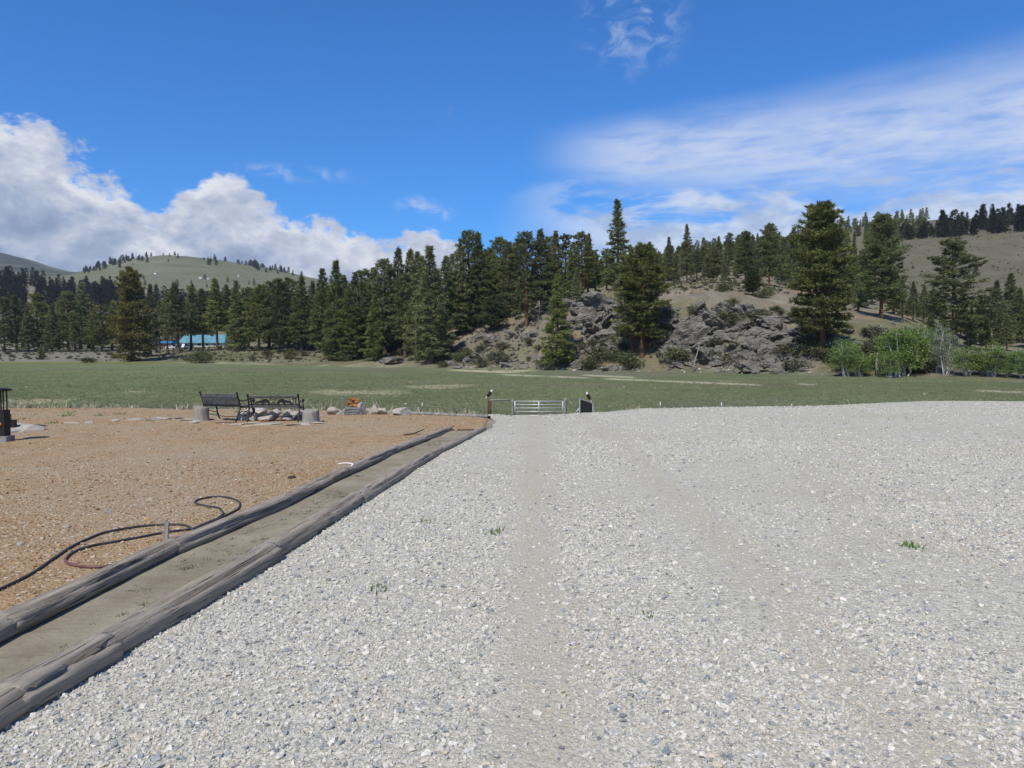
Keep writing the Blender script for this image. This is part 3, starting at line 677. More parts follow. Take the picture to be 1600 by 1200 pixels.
z = ground_z(x, Y) + 0.012 + 0.03 * (fbm(x * 1.3, Y * 1.3, 3.0, 4) - 0.5)
protos_d = [facet_stone(k + 40, 12, 0.5 + 0.1 * (k % 3)) for k in range(8)]
instancer('rubble', np.c_[x, Y, z + sz * 0.1], sz, protos_d, M['dstone'], 0.4, 'loose rust brown stones strewn over the dirt yard')
# meadow: short tufts that break up the sheet, dry straws among them
def tuft(seed, n, h, w, spread):
    r = np.random.default_rng(seed); v = []; f = []
    for k in range(n):
        b = r.normal(0, spread, 2); t = b + r.normal(0, 0.45 * h, 2); a = r.random() * 6.28; d = np.array([math.cos(a), math.sin(a)]) * w
        i = len(v); v += [(*(b - d), 0), (*(b + d), 0), (*t, h * (0.6 + 0.5 * r.random()))]; f.append((i, i + 1, i + 2))
    return v, f
gm = [mesh('tuft', *tuft(k, 12, 1.0, 0.09, 0.5), M['grass']) for k in range(4)]
sm = [mesh('tuft', *tuft(k + 9, 10, 1.0, 0.07, 0.4), M['straw']) for k in range(3)]
n = 110000; Y = np.exp(rng.uniform(math.log(30), math.log(190), n)); px = rng.uniform(-150, 1750, n); x = (px - 800) / F_PX * Y
keep = (Y < edge_of(px)) & (Y > far_gravel(x, Y) + 1.2) & (Y > far_dirt(x, Y) + 1); x, Y = x[keep], Y[keep]
mx = rng.uniform(-150, 1750, 900); mY = np.exp(rng.uniform(math.log(34), math.log(120), 900)); mxx = (mx - 800) / F_PX * mY
mk = (mY < edge_of(mx) - 4) & (mY > far_gravel(mxx, mY) + 2) & (mY > far_dirt(mxx, mY) + 2); mxx, mY = mxx[mk], mY[mk]
ms = [facet_stone(k + 80, 12, 0.5) for k in range(3)]
instancer('meadow_stones', np.c_[mxx, mY, ground_z(mxx, mY) + 0.01], np.exp(rng.normal(math.log(0.06), 0.45, len(mY))), ms, M['pale_rock'], 0.3, 'small pale stones dotted over the meadow')
instancer('meadow_grass', np.c_[x, Y, ground_z(x, Y) - 0.02], np.exp(rng.normal(math.log(0.082), 0.4, len(x))), gm + gm + sm[:1], None, 0.1, 'short green grass covering the meadow')
n = 3000; px = rng.uniform(-100, 1000, n); Y = np.interp(px, CREST_PX, CREST_Y) + 1.0 + np.abs(rng.normal(0, 1.3, n)); x = (px - 800) / F_PX * Y
keep = (px < 745) | (px > 960); x, Y = x[keep], Y[keep]
cl = fbm(x * 0.8, Y * 0.8, 2, 3) > 0.5; x, Y = x[cl], Y[cl]
instancer('dry_grass', np.c_[x, Y, ground_z(x, Y) - 0.05], np.exp(rng.normal(math.log(0.13), 0.45, len(x))), sm, None, 0.15, 'dry straw coloured grass along the yard edge')

# ------------------------------------------------------------------ trees
def tris_from_tufts(C, A, K, ln, wd, r, spread=0.9):
    """K narrow triangles at each tuft centre C, leaning along A"""
    n = len(C); C = np.repeat(C, K, 0); A = np.repeat(A, K, 0)
    d = A + r.normal(0, spread, (n * K, 3)); d /= np.linalg.norm(d, axis=1)[:, None] + 1e-9
    sd_ = np.cross(d, r.normal(size=(n * K, 3))); sd_ /= np.linalg.norm(sd_, axis=1)[:, None] + 1e-9
    L = ln * (0.6 + 0.7 * r.random((n * K, 1))); W = wd * (0.6 + 0.7 * r.random((n * K, 1)))
    p = C + r.normal(0, ln * 0.22, (n * K, 3))
    V = np.stack([p - sd_ * W, p + sd_ * W, p + d * L], 1).reshape(-1, 3)
    return V, np.arange(len(V)).reshape(-1, 3)
def conifer(seed, H=20.0, rad=3.2, base=0.12, shape='fir', K=7, dens=1.0, ln=0.62, wd=0.10):
    """returns crown and trunk meshes of a tree H tall, trunk foot at the origin"""
    r = np.random.default_rng(seed); C = []; A = []; sticks = MB()
    bend = r.normal(0, 0.012, 2) * H; gaps = r.random(40)
    nb = int(105 * dens * H / 20)
    for k in range(nb):
        u = (k + r.random()) / nb; t = base + (1 - base) * (u ** 0.92)
        h = t * H; v = (t - base) / (1 - base)
        if shape == 'fir': L = rad * ((1 - v) ** 0.85 * (0.72 + 0.28 * min(1, v * 8 + 0.2))) + 0.18
        elif shape == 'spire': L = rad * ((1 - v) ** 1.0 * 0.95) + 0.22
        elif shape == 'young': L = rad * (math.sin(math.pi * min(1, (0.18 + 0.82 * v))) ** 0.7) + 0.2
        else: L = rad * (max(0.02, 1 - v ** 2.3) ** 0.5 * (0.55 + 0.45 * min(1, v * 3.5 + 0.15))) + 0.3
        if shape == 'pine' and gaps[int(v * 24) % 40] < 0.22: L *= 0.55
        L *= 0.62 + 0.5 * r.random()
        if r.random() < 0.06: L *= 1.25
        a = k * 2.399 + r.normal(0, 0.4)
        up = {'fir': -0.10 + 0.62 * v, 'spire': -0.05 + 0.5 * v, 'young': 0.35, 'pine': -0.12 + 0.75 * v}[shape] + r.normal(0, 0.13)
        d = np.array([math.cos(a), math.sin(a), up]); d /= np.linalg.norm(d)
        o = np.array([bend[0] * t * t, bend[1] * t * t, h])
        side = np.array([-d[1], d[0], 0]); ns = max(3, int(L * (5.2 if shape != 'pine' else 4.4)))
        s = 0.25 + 0.78 * r.random(ns) ** (0.6 if shape == 'pine' else 0.75)
        fan = (1.1 - 0.75 * s) * L * 0.34
        p = o + d * (s * L)[:, None] + side * (r.normal(0, 1, ns) * fan)[:, None] + np.array([0, 0, 1]) * ((-0.10 if shape != 'pine' else 0.03) * (s * L) ** 1.3 * 0.35 + r.normal(0, 0.10, ns))[:, None]
        C.append(p); A.append(np.tile(d * 0.9 + np.array([0, 0, 0.35 if shape == 'pine' else 0.12]), (ns, 1)))
        if L > 0.9:
            q = o + d * L * 0.85 + np.array([0, 0, -0.05 * L]); sticks.tube([o, q], [0.045 + 0.01 * L, 0.015], 3, False)
    # leader
    top = np.array([bend[0], bend[1], H]); m = 10
    C.append(top - np.c_[np.zeros(m), np.zeros(m), r.random(m) * H * 0.07] + r.normal(0, 0.10, (m, 3))); A.append(np.tile([0, 0, 1.2], (m, 1)))
    C = np.concatenate(C); A = np.concatenate(A)
    V, Fc = tris_from_tufts(C, A, K, ln, wd, r)
    tr = MB(); nr = 9
    pts = [(bend[0] * (q / nr) ** 2 + (r.normal(0, 0.04) if 0 < q < nr else 0), bend[1] * (q / nr) ** 2, H * 0.985 * q / nr - (0.4 if q == 0 else 0)) for q in range(nr + 1)]
    r0 = 0.017 * H if shape != 'spire' else 0.014 * H
    tr.tube(pts, [max(0.02, r0 * (1 - q / nr) ** 0.85 * (1.25 if q == 0 else 1)) for q in range(nr + 1)], 9)
    tr.v += sticks.v; b = len(tr.v) - len(sticks.v); tr.f += [tuple(i + b for i in q) for q in sticks.f]
    return V, Fc, tr
class Kind:
    def __init__(s, name, V, Fc, tr, H, leaf, bark):
        s.crown = mesh(name + '_crown', V, Fc, leaf); s.trunk = tr.mesh(name + '_trunk', bark); s.H = H
    def recolour(s, name, leaf, bark=None):
        k = object.__new__(Kind); k.H = s.H; k.crown = s.crown.copy(); k.crown.materials.clear(); k.crown.materials.append(leaf); k.trunk = s.trunk
        if bark: k.trunk = s.trunk.copy(); k.trunk.materials.clear(); k.trunk.materials.append(bark)
        return k
FIR = [Kind('fir', *conifer(100 + k, 20, 3.0 + 0.35 * (k % 3), 0.05 + 0.05 * (k % 3), 'fir', 10, 1.35 + 0.1 * (k % 2), 0.50, 0.078), 20, M['needle_fir'], M['bark']) for k in range(6)]
FIRB = [Kind('fir', *conifer(150 + k, 20, 3.3, 0.30, 'fir', 10, 1.3, 0.50, 0.078), 20, M['needle_fir'], M['bark']) for k in range(3)]
PINE = [Kind('pine', *conifer(200 + k, 20, 3.1 + 0.4 * (k % 3), 0.09 + 0.05 * (k % 4), 'pine', 11, 1.15, 0.50, 0.078), 20, M['needle'], M['bark_red']) for k in range(6)]
PINE_G = [p.recolour('p', M['needle'], M['bark']) for p in PINE]
SPIRE = [Kind('spire', *conifer(300, 24, 3.3, 0.06, 'spire', 10, 1.5, 0.5, 0.07), 24, M['needle_fir'], M['bark'])]
YOUNG = [Kind('young', *conifer(310 + k, 8, 2.4, 0.10, 'young', 11, 2.6, 0.38, 0.06), 8, M['needle_bright'], M['bark']) for k in range(2)]
GOLD = [Kind('gold', *conifer(320, 22, 4.4, 0.02, 'pine', 11, 1.9, 0.55, 0.09), 22, M['needle_gold'], M['bark'])]
BIGP = [Kind('bigpine', *conifer(330 + k, 26, 5.0, 0.17, 'pine', 11, 1.9, 0.52, 0.082), 26, M['needle'], M['bark_red']) for k in range(3)]
def low_conifer(seed, dens=1.0, rad=3.0, K=4, shape='fir'):
    r = np.random.default_rng(seed); V, Fc, tr = conifer(seed, 18, rad, 0.08, shape, K, 0.42 * dens, 1.25, 0.24); return V, Fc, tr
LOW = [low_conifer(400 + k, 1.0, 2.6 + 0.4 * (k % 3), 4, 'pine' if k % 3 == 2 else 'fir') for k in range(6)]
def low_mesh(k, leaf):
    V, Fc, tr = LOW[k]; tv = np.array(tr.v); 
    tf = []
    for q in tr.f[:81]: tf += [(q[0], q[1], q[2]), (q[0], q[2], q[3])] if len(q) == 4 else []
    tf = np.array(tf) + len(V); me = mesh('far_conifer', np.r_[V, tv], np.r_[Fc, tf], leaf); me.materials.append(M['bark'])
    mi = np.zeros(len(me.polygons), np.int32); mi[len(Fc):] = 1; me.polygons.foreach_set('material_index', mi); return me
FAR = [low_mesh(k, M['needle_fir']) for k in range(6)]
FAR_CLOUD_SHADE = [low_mesh(k, M['needle_cloud_shade']) for k in range(6)]
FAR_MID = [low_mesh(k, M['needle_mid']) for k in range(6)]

def size_word(h, a, b): return 'short' if h < a else ('tall' if h > b else 'mid sized')
def plant_tree(name, kind, px, Y, top_py, label, group=None, wide=1.0, sink=0.0, cat='tree', height=None):
    x = x_at(px, Y); z = gz(x, Y) - sink
    h = height if height else max(2.0, z_at(top_py, Y) - z)
    s = h / kind.H; wide = wide * 1.18
    if '{}' in label: label = label.format(size_word(h, 14, 21) + ' ' + ('slender ' if wide < 1.2 else ('broad ' if wide > 1.38 else '')) + ('pine' if name.startswith('pond') else 'fir'))
    e = empty(name, (x, Y, z), random.random() * 6.28, (s * wide, s * wide, s))
    obj('trunk', kind.trunk, e); obj('crown', kind.crown, e)
    return tag(e, label, cat, group)
def plant_far(name, me, px, Y, top_py=None, h=None, label='', group=None, wide=1.0, x=None):
    if x is None: x = x_at(px, Y)
    z = gz(x, Y) - 0.3
    if h is None: h = max(3.0, z_at(top_py, Y) - z)
    if label.startswith('conifer'): label = size_word(h, 10, 15) + ' ' + ('wide ' if wide > 1.3 else 'narrow ') + label
    o = obj(name, me, None, (x, Y, z)); s = h / 18; o.scale = (s * wide, s * wide, s); o.rotation_euler = (0, 0, random.random() * 6.28)
    return tag(o, label, 'tree', group)
pick = lambda L: L[random.randrange(len(L))]

# --- the singular trees
plant_tree('golden_conifer', GOLD[0], 207, 262, 419, 'broad olive gold conifer with foliage to the ground on the sagebrush flat', wide=0.84)
plant_tree('fir_tree', FIR[1], 236, 285, 446, 'dark fir close behind the olive gold conifer', wide=0.8)
plant_tree('spruce_tree', SPIRE[0], 965, 232, 313, 'tall narrow spire shaped spruce standing highest above the rocky knoll', wide=1.3)
plant_tree('ponderosa_pine', BIGP[0], 1003, 187, 384, 'broad dense pine with orange trunk in front of the rock face', wide=1.12)
plant_tree('ponderosa_pine', PINE[2], 988, 190, 400, 'slimmer pine leaning on the broad pine by the rock face', wide=0.9)
plant_tree('ponderosa_pine', BIGP[1], 1284, 150, 322, 'largest ponderosa pine with a clear orange trunk and clumpy crown', wide=1.02)
plant_tree('ponderosa_pine', BIGP[2], 1375, 195, 338, 'tall dark pine on the slope above the fallen trunks', wide=0.95)
plant_tree('ponderosa_pine', PINE_G[1], 1490, 168, 376, 'wide skirted pine behind the leafy aspens, narrow at its top', wide=1.45)
plant_tree('young_pine', YOUNG[0], 1174, 207, 424, 'small bushy bright green pine on the upper knoll', wide=1.15)
plant_tree('fir_tree', FIR[2], 1072, 262, 352, 'pointed fir with bare lower trunk on the knoll top', wide=0.75)
plant_tree('fir_tree', YOUNG[1].recolour('y', M['needle_fir']), 1113, 262, 386, 'compact dark rounded fir with short bare trunk on the knoll top', wide=0.72)
plant_tree('ponderosa_pine', BIGP[0], 1200, 252, 351, 'round topped pine on the saddle behind the knoll', wide=0.85)
plant_tree('ponderosa_pine', BIGP[2], 1163, 262, 363, 'full crowned pine on the saddle beside the round topped pine', wide=0.9)
plant_tree('ponderosa_pine', PINE[3], 1264, 225, 350, 'pine half hidden by the largest ponderosa', wide=0.8)
plant_tree('fir_tree', FIR[0], 675, 236, 386, 'tall fir in front of the scree slope with shade at its foot', wide=1.15)
plant_tree('fir_tree', FIR[3], 523, 256, 409, 'tall double topped fir standing forward in the tree row', wide=1.0)
plant_tree('fir_tree', FIR[4], 871, 199, 430, 'loose grey green fir at the foot of the knoll, before the rocks', wide=1.0)
plant_tree('young_pine', YOUNG[1], 772, 250, 462, 'low spreading dark pine on the scree slope', wide=1.3)
plant_tree('ponderosa_pine', PINE[0], 796, 263, 380, 'pine with a bare orange trunk above the scree', wide=0.9)
plant_tree('ponderosa_pine', PINE[4], 823, 238, 365, 'pine with its reddish foot exposed beside the scree', wide=0.95)

# --- rows of conifers along the far side of the meadow
left = [(8,340,466),(27,352,462),(45,338,478),(61,345,460),(82,335,476),(93,366,470),(107,348,457),(127,372,442),(147,345,482),(160,338,478),(176,352,470),(192,372,462),(-20,350,465),(-50,345,470),(-85,350,462),(118,340,490),(36,372,468),(72,378,472),(140,385,468)]
for i, (p, Y, t) in enumerate(left):
    plant_tree('fir_tree' if i % 3 else 'ponderosa_pine', pick(FIR) if i % 3 else pick(PINE_G), p, Y, t, '{} in the loose stand beyond the sagebrush near the olive gold conifer', 'conifers on the sagebrush flat', 1.05 + 0.3 * random.random())
mid1 = [(262,318,455),(279,310,443),(299,330,445),(318,318,452),(340,312,437),(357,325,446),(371,302,440),(389,318,452),(405,300,447),(421,312,442),(438,290,437),(451,304,436),(471,288,432),(488,300,440),(505,280,421),(250,335,470)]
for p, Y, t in mid1:
    plant_tree('fir_tree', pick(FIRB if p < 360 else FIR + PINE_G[:3]), p, Y, t, '{} in the row behind the low shrubs and around the turquoise roofed house', 'conifers around the house', 0.95 + 0.3 * random.random())
mid2 = [(540,272,432),(556,266,427),(571,280,424),(587,268,420),(602,262,407),(621,268,390),(639,274,392),(652,262,395),(695,262,401),(610,285,415),(633,252,430),(662,280,402),(548,255,452),(585,250,460),(570,262,440),(648,245,455)]
for i, (p, Y, t) in enumerate(mid2):
    plant_tree('fir_tree', pick(FIR) if i % 2 else pick(FIR + PINE_G), p, Y, t, '{} in the dense stand left of the scree slope', 'conifers left of the scree', 0.95 + 0.25 * random.random())
mid3 = [(719,265,380),(733,272,364),(747,268,365),(758,285,392),(770,272,395),(784,280,373),(805,262,382),(812,290,376),(846,240,360),(858,262,372),(866,248,362),(882,252,368),(893,236,392),(909,240,364),(918,252,366),(930,262,396),(708,285,398),(740,270,420),(900,226,420)]
for i, (p, Y, t) in enumerate(mid3):
    plant_tree('ponderosa_pine' if i % 2 else 'fir_tree', pick(PINE) if i % 2 else pick(FIR), p, Y, t, '{} in the stand on the slope above the scree and rock face', 'conifers above the scree', 0.85 + 0.25 * random.random())
mid4 = [(947,262,390),(985,285,383),(1015,292,378),(1028,300,395),(1044,300,371),(1056,285,398),(1087,292,392),(1097,360,372),(1120,380,370),(1137,370,365),(1150,330,390),(1183,300,380),(1220,290,372),(1237,280,356),(1250,262,384),(1305,262,372),(1315,235,400),(1330,240,380),(1345,225,398),(1352,250,372),(1395,222,420),(1408,205,436),(1425,215,440),(1441,225,446),(1455,240,452),(1340,205,430),(1290,270,390)]
for i, (p, Y, t) in enumerate(mid4):
    plant_tree('ponderosa_pine' if i % 3 == 0 else 'fir_tree', pick(PINE_G) if i % 3 == 0 else pick(FIR), p, Y, t, '{} scattered on the saddle between the knoll and the bare hill', 'conifers on the saddle', 0.9 + 0.25 * random.random())
mid5 = [(1515,175,478),(1530,190,462),(1552,215,439),(1560,190,480),(1575,235,428),(1589,200,450),(1605,185,455),(1622,200,440),(1540,170,500),(1572,172,492),(1640,180,460),(1500,205,455),(1470,195,470),(1453,190,482)]
for p, Y, t in mid5:
    plant_tree('fir_tree', pick(FIR), p, Y, t, '{} in the group behind the aspens below the bare hill', 'conifers behind the aspens', 1.0 + 0.3 * random.random())
plant_tree('fir_tree', FIR[5], 1521, 395, 407, 'single small conifer alone on the open bare hillside', wide=1.1)

# --- filling rows behind, on rising ground
def fill(n, p0, p1, y0, y1, line, label, group, hmin=9, hmax=22, tries=40):
    xs, ys = zip(*line); c = 0
    for k in range(n * tries):
        if c >= n: break
        p = random.uniform(p0, p1); Y = random.uniform(y0, y1); x = x_at(p, Y); z = gz(x, Y)
        if 232 < p < 362 and Y < 425: continue
        lim = float(np.interp(p, xs, ys)) + random.uniform(1, 14)
        h = min(z_at(lim, Y) - z, random.uniform(hmin, hmax))
        if h < 5: continue
        s = pick(FAR); plant_far('conifer_tree', s, p, Y, h=h, label=label, group=group, wide=1.15 + 0.3 * random.random()); c += 1
fill(30, 240, 520, 330, 470, [(240,470),(340,442),(450,440),(520,430)], 'conifer deep in the wood behind the house', 'conifers behind the house')
fill(42, 500, 940, 280, 430, [(500,430),(600,410),(700,392),(760,380),(850,368),(940,392)], 'conifer deep in the wood above the scree', 'conifers deep in the wood')
fill(34, 1000, 1330, 300, 430, [(1000,392),(1100,388),(1200,376),(1330,372)], 'conifer on the back of the saddle', 'conifers on the back of the saddle', 7, 14)
fill(50, 1010, 1420, 420, 620, [(1010,385),(1100,372),(1200,360),(1300,350),(1420,335)], 'conifer on the wooded slope that climbs behind the saddle', 'conifers climbing the slope', 9, 20)
fill(24, 0, 240, 380, 560, [(0,470),(120,462),(240,465)], 'conifer at the back of the sagebrush flat', 'conifers at the back of the flat', 8, 16)
# skyline of the right hand hill
for k in range(30):
    p = 1310 + k * 4.6 + random.uniform(-3, 3)
    if 1425 < p < 1432: continue
    plant_far('conifer_tree', pick(FAR), p, random.uniform(880, 960), h=random.uniform(8, 17), label='small conifer spaced out on the skyline of the grassy ridge', group='trees on the ridge skyline', wide=1.25)
for k in range(95):  # crest wood: its cloud shadow is carried by the needle colours
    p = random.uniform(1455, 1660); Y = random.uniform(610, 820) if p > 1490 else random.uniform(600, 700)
    plant_far('shade_toned_conifer', pick(FAR_MID + FAR_MID + FAR_CLOUD_SHADE), p, Y, h=random.uniform(8, 23), label='dark conifer, cloud shade in its colour, in the wood along the crest of the bare hill', group='dark wood on the hill crest', wide=1.35)
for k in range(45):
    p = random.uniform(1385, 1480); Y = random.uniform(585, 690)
    plant_far('shade_toned_conifer', pick(FAR_MID), p, Y, h=random.uniform(5, 13), label='low dark conifer in the belt behind the bare hill brow', group='dark belt behind the hill brow', wide=1.4)
# crest of the distant hill: clumps, gaps and strays
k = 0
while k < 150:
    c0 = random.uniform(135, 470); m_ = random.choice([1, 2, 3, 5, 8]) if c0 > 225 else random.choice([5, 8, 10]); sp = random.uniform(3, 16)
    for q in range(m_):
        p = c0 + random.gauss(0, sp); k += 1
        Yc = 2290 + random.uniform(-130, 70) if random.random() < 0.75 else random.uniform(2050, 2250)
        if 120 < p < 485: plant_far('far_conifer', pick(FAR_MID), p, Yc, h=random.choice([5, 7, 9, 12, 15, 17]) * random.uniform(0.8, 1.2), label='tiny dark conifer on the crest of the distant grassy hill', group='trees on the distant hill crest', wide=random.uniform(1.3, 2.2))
for k in range(22):
    p = random.uniform(165, 480); plant_far('conifer_tree', pick(FAR), p, random.uniform(1350, 1700), h=random.uniform(6, 13), label='small scattered conifer on the lower slope of the distant hill', group='scattered trees on the distant slope', wide=1.6)
# the far wood at the foot of the distant hill: one mass, cloud shade coloured in
def wood_mass(name, spots, mat, label, thin=2):
    VV = []; FF = []; b = 0
    for k, (p, Y, sc_, wd) in enumerate(spots):
        V, Fc, tr = LOW[k % 6]; x = x_at(p, Y); z = gz(x, Y); a = random.random() * 6.28
        w = V * np.array([sc_ * wd, sc_ * wd, sc_]); w = np.c_[w[:, 0] * math.cos(a) - w[:, 1] * math.sin(a), w[:, 0] * math.sin(a) + w[:, 1] * math.cos(a), w[:, 2]] + np.array([x, Y, z])
        ww = w[Fc[np.arange(len(Fc)) % thin == 0].ravel()]; VV.append(ww); FF.append(np.arange(len(ww)).reshape(-1, 3) + b); b += len(ww)
    o = obj(name, mesh(name, np.concatenate(VV), np.concatenate(FF), mat)); o['kind'] = 'stuff'; o['label'] = label
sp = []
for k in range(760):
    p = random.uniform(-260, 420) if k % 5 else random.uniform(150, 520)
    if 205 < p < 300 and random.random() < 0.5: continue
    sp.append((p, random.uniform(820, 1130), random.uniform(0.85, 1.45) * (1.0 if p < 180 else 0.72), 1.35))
wood_mass('shade_toned_wood', sp, M['needle_cloud_shade'], 'dense far wood, cloud shade in its dark colour, at the foot of the distant hill')
sp = []
while len(sp) < 150:
    p = random.uniform(1000, 1440); Y = random.uniform(600, 900); z = gz(x_at(p, Y), Y); lim = float(np.interp(p, [1000, 1100, 1200, 1300, 1440], [388, 374, 362, 350, 334])) + random.uniform(0, 10)
    h = min(z_at(lim, Y) - z, random.uniform(8, 19))
    if h > 5: sp.append((p, Y, h / 18, random.uniform(1.1, 1.5)))
wood_mass('ridge_wood', sp, M['needle_fir'], 'far wood covering the upper slope behind the saddle', 1)

# --- leafy trees and shrubs
def leafy(seed, H, rad, n, lw, stems, base=0.08, squash=1.0, white=True):
    r = np.random.default_rng(seed); tr = MB(); C = []
    tips = []
    for s in range(stems):
        a = r.random() * 6.28; lean = r.random() ** 0.6 * rad * 0.75
        f0 = np.array([math.cos(a), math.sin(a), 0]) * lean * 0.35; tp = np.array([math.cos(a) * lean, math.sin(a) * lean, H * (0.7 + 0.3 * r.random()) * (1 - 0.35 * lean / rad)])
        mid = (f0 + tp) / 2 + r.normal(0, 0.05 * H, 3); tr.tube([f0 - [0, 0, 0.2], mid, tp], [0.012 * H, 0.008 * H, 0.003 * H], 5, False)
        for q in range(7):
            t = 0.25 + 0.72 * r.random(); p = f0 + (tp - f0) * t; b = r.normal(0, 1, 3) * [1, 1, 0.5]; b /= np.linalg.norm(b); L = rad * (0.45 + 0.4 * r.random()) * (1.1 - 0.6 * t)
            e = p + b * L + [0, 0, 0.15 * L]; tr.tube([p, e], [0.004 * H, 0.0015 * H], 3, False); tips += [(p + (e - p) * 0.65, L * 0.5), (e, L * 0.42)]
        tips.append((tp, rad * 0.22))
    per = max(3, n // len(tips))
    for c, sg in tips: C.append(c + r.normal(0, sg * 0.62, (per, 3)) * [1, 1, 0.8])
    C = np.concatenate(C); C = C[C[:, 2] > base * H]; m = len(C)
    d1 = r.normal(size=(m, 3)); d1 /= np.linalg.norm(d1, axis=1)[:, None]; d2 = np.cross(d1, r.normal(size=(m, 3))); d2 /= np.linalg.norm(d2, axis=1)[:, None]
    w = lw * (0.6 + 0.8 * r.random((m, 1)))
    V = np.stack([C - d1 * w, C + d2 * w * 0.6, C + d1 * w, C - d2 * w * 0.6], 1).reshape(-1, 3)
    return V, np.arange(len(V)).reshape(-1, 4), tr
ASPEN = [Kind('aspen', *leafy(500 + k, 10, 3.4, 11000, 0.105, 12, 0.12), 10, M['leaf_green'], M['bark_white']) for k in range(4)]
PALE = [Kind('pale_aspen', *leafy(510 + k, 10, 2.6, 6500, 0.085, 7), 10, M['leaf_pale'], M['bark_white']) for k in range(2)]
SHRUB = [Kind('shrub', *leafy(520 + k, 2.0, 1.5, 1500, 0.085, 11, 0.03), 2.0, M['leaf_sage'], M['bark']) for k in range(4)]
OLIVE = [s.recolour('o', M['leaf_olive']) for s in SHRUB]
WILLOW = [s.recolour('w', M['leaf_pale']) for s in SHRUB]
for p, Y, t, k, w, lb in [(1322,133,523,0,1.15,'low round aspen clump standing alone beside the ponderosa foot'), (1410,127,492,1,1.2,'tallest bright green aspen clump below the fallen trunks'), (1440,130,505,2,1.0,'aspen clump joining the tallest one on its uphill side'), (1390,124,545,3,1.1,'small aspen clump in front of the tallest one'),
                       (1512,121,536,0,1.35,'wide low aspen clump left of the dead branches'), (1550,118,531,2,1.25,'wide low aspen clump with white stems at the meadow edge'), (1600,114,536,1,1.25,'aspen clump beside the last white stemmed one'), (1640,112,535,3,1.3,'aspen clump at the meadow corner'), (1535,121,550,1,1.35,'low bright aspen clump between the two wide ones'), (1575,117,548,3,1.3,'low aspen clump before the last wide one'), (1345,131,548,2,1.3,'small aspen clump beside the broken snag')]:
    plant_tree('aspen_clump', ASPEN[k], p, Y, t, lb, 'leafy aspens at the meadow edge', w)
plant_tree('aspen_tree', PALE[0], 1476, 124, 494, 'pale thinly leaved aspen with a white trunk', None, 0.8)
plant_tree('aspen_tree', PALE[1], 1462, 127, 500, 'second thinly leaved aspen, greyer, next to the tallest clump', None, 0.7)
plant_tree('broom_shrub', OLIVE[0], 314, 247, 545, 'round olive shrub on the dry strip in front of the house', None, 1.0, cat='shrub')
plant_tree('broom_shrub', SHRUB[1], 301, 248, 552, 'smaller thin shrub beside the round olive shrub', None, 0.8, cat='shrub')
plant_tree('juniper_shrub', YOUNG[0].recolour('j', M['needle_fir']), 65, 290, 542, 'small dark juniper alone on the sagebrush flat', None, 0.8, cat='shrub')
plant_tree('low_shrub', OLIVE[2], 136, 255, 561, 'low flat green shrub at the edge of the far meadow', None, 2.2, cat='shrub')
for i in range(110):
    z_ = random.random()
    if z_ < 0.30: p, y = random.uniform(1030, 1300), random.uniform(500, 580)
    elif z_ < 0.60: p, y = random.uniform(690, 985), random.uniform(535, 579)
    elif z_ < 0.80: p, y = random.uniform(1230, 1480), random.uniform(520, 584)
    elif z_ < 0.9: p, y = random.uniform(1030, 1230), random.uniform(450, 500)
    else: p, y = random.uniform(380, 640), random.uniform(548, 566)
    h = hit(p, y, 100)
    if h.y > 330: continue
    zone = 'on the rocky knoll' if p > 985 else ('along the foot of the scree' if p > 660 else 'under the conifer row')
    ol = random.random() < 0.6; hh = random.uniform(1.3, 3.0) * (1.25 if y > 560 else 1)
    plant_tree('brush_shrub', pick(OLIVE if ol else SHRUB), p, h.y, 0, ('olive green ' if ol else 'grey ') + ('tall ' if hh > 2.6 else ('low ' if hh < 1.8 else 'rounded ')) + 'brush shrub growing ' + zone, 'brush shrubs ' + zone, 1.0 + 0.5 * random.random(), 0.1, 'shrub', height=hh)
for i in range(70):
    p, y = random.uniform(-60, 240), random.uniform(544, 562); h = hit(p, y, 200)
    if h.y > 460: continue
    plant_tree('sagebrush', pick(SHRUB), p, h.y, 0, 'low grey sagebrush on the flat in front of the left stand', 'sagebrush on the flat', 1.5, 0.1, 'shrub', height=random.uniform(0.5, 1.2))

n = 9000; bp = rng.uniform(-150, 1750, n); bY = np.where(bp > 1250, np.exp(rng.uniform(math.log(190), math.log(600), n)), np.where(bp > 690, rng.uniform(165, 330, n), np.exp(rng.uniform(math.log(250), math.log(520), n))))
bx = (bp - 800) / F_PX * bY; bk = (bY > edge_of(bp) * 1.03) & (fbm(bx * 0.03, bY * 0.03, 4, 3) > 0.42); bx, bY = bx[bk], bY[bk]
instancer('hill_brush', np.c_[bx, bY, ground_z(bx, bY) - 0.08], np.exp(rng.normal(math.log(0.26), 0.4, len(bx))), [k_.crown for k_ in SHRUB[:2] + OLIVE[:2]], None, 0.05, 'low brush and bunch grass dotted over the open slopes')
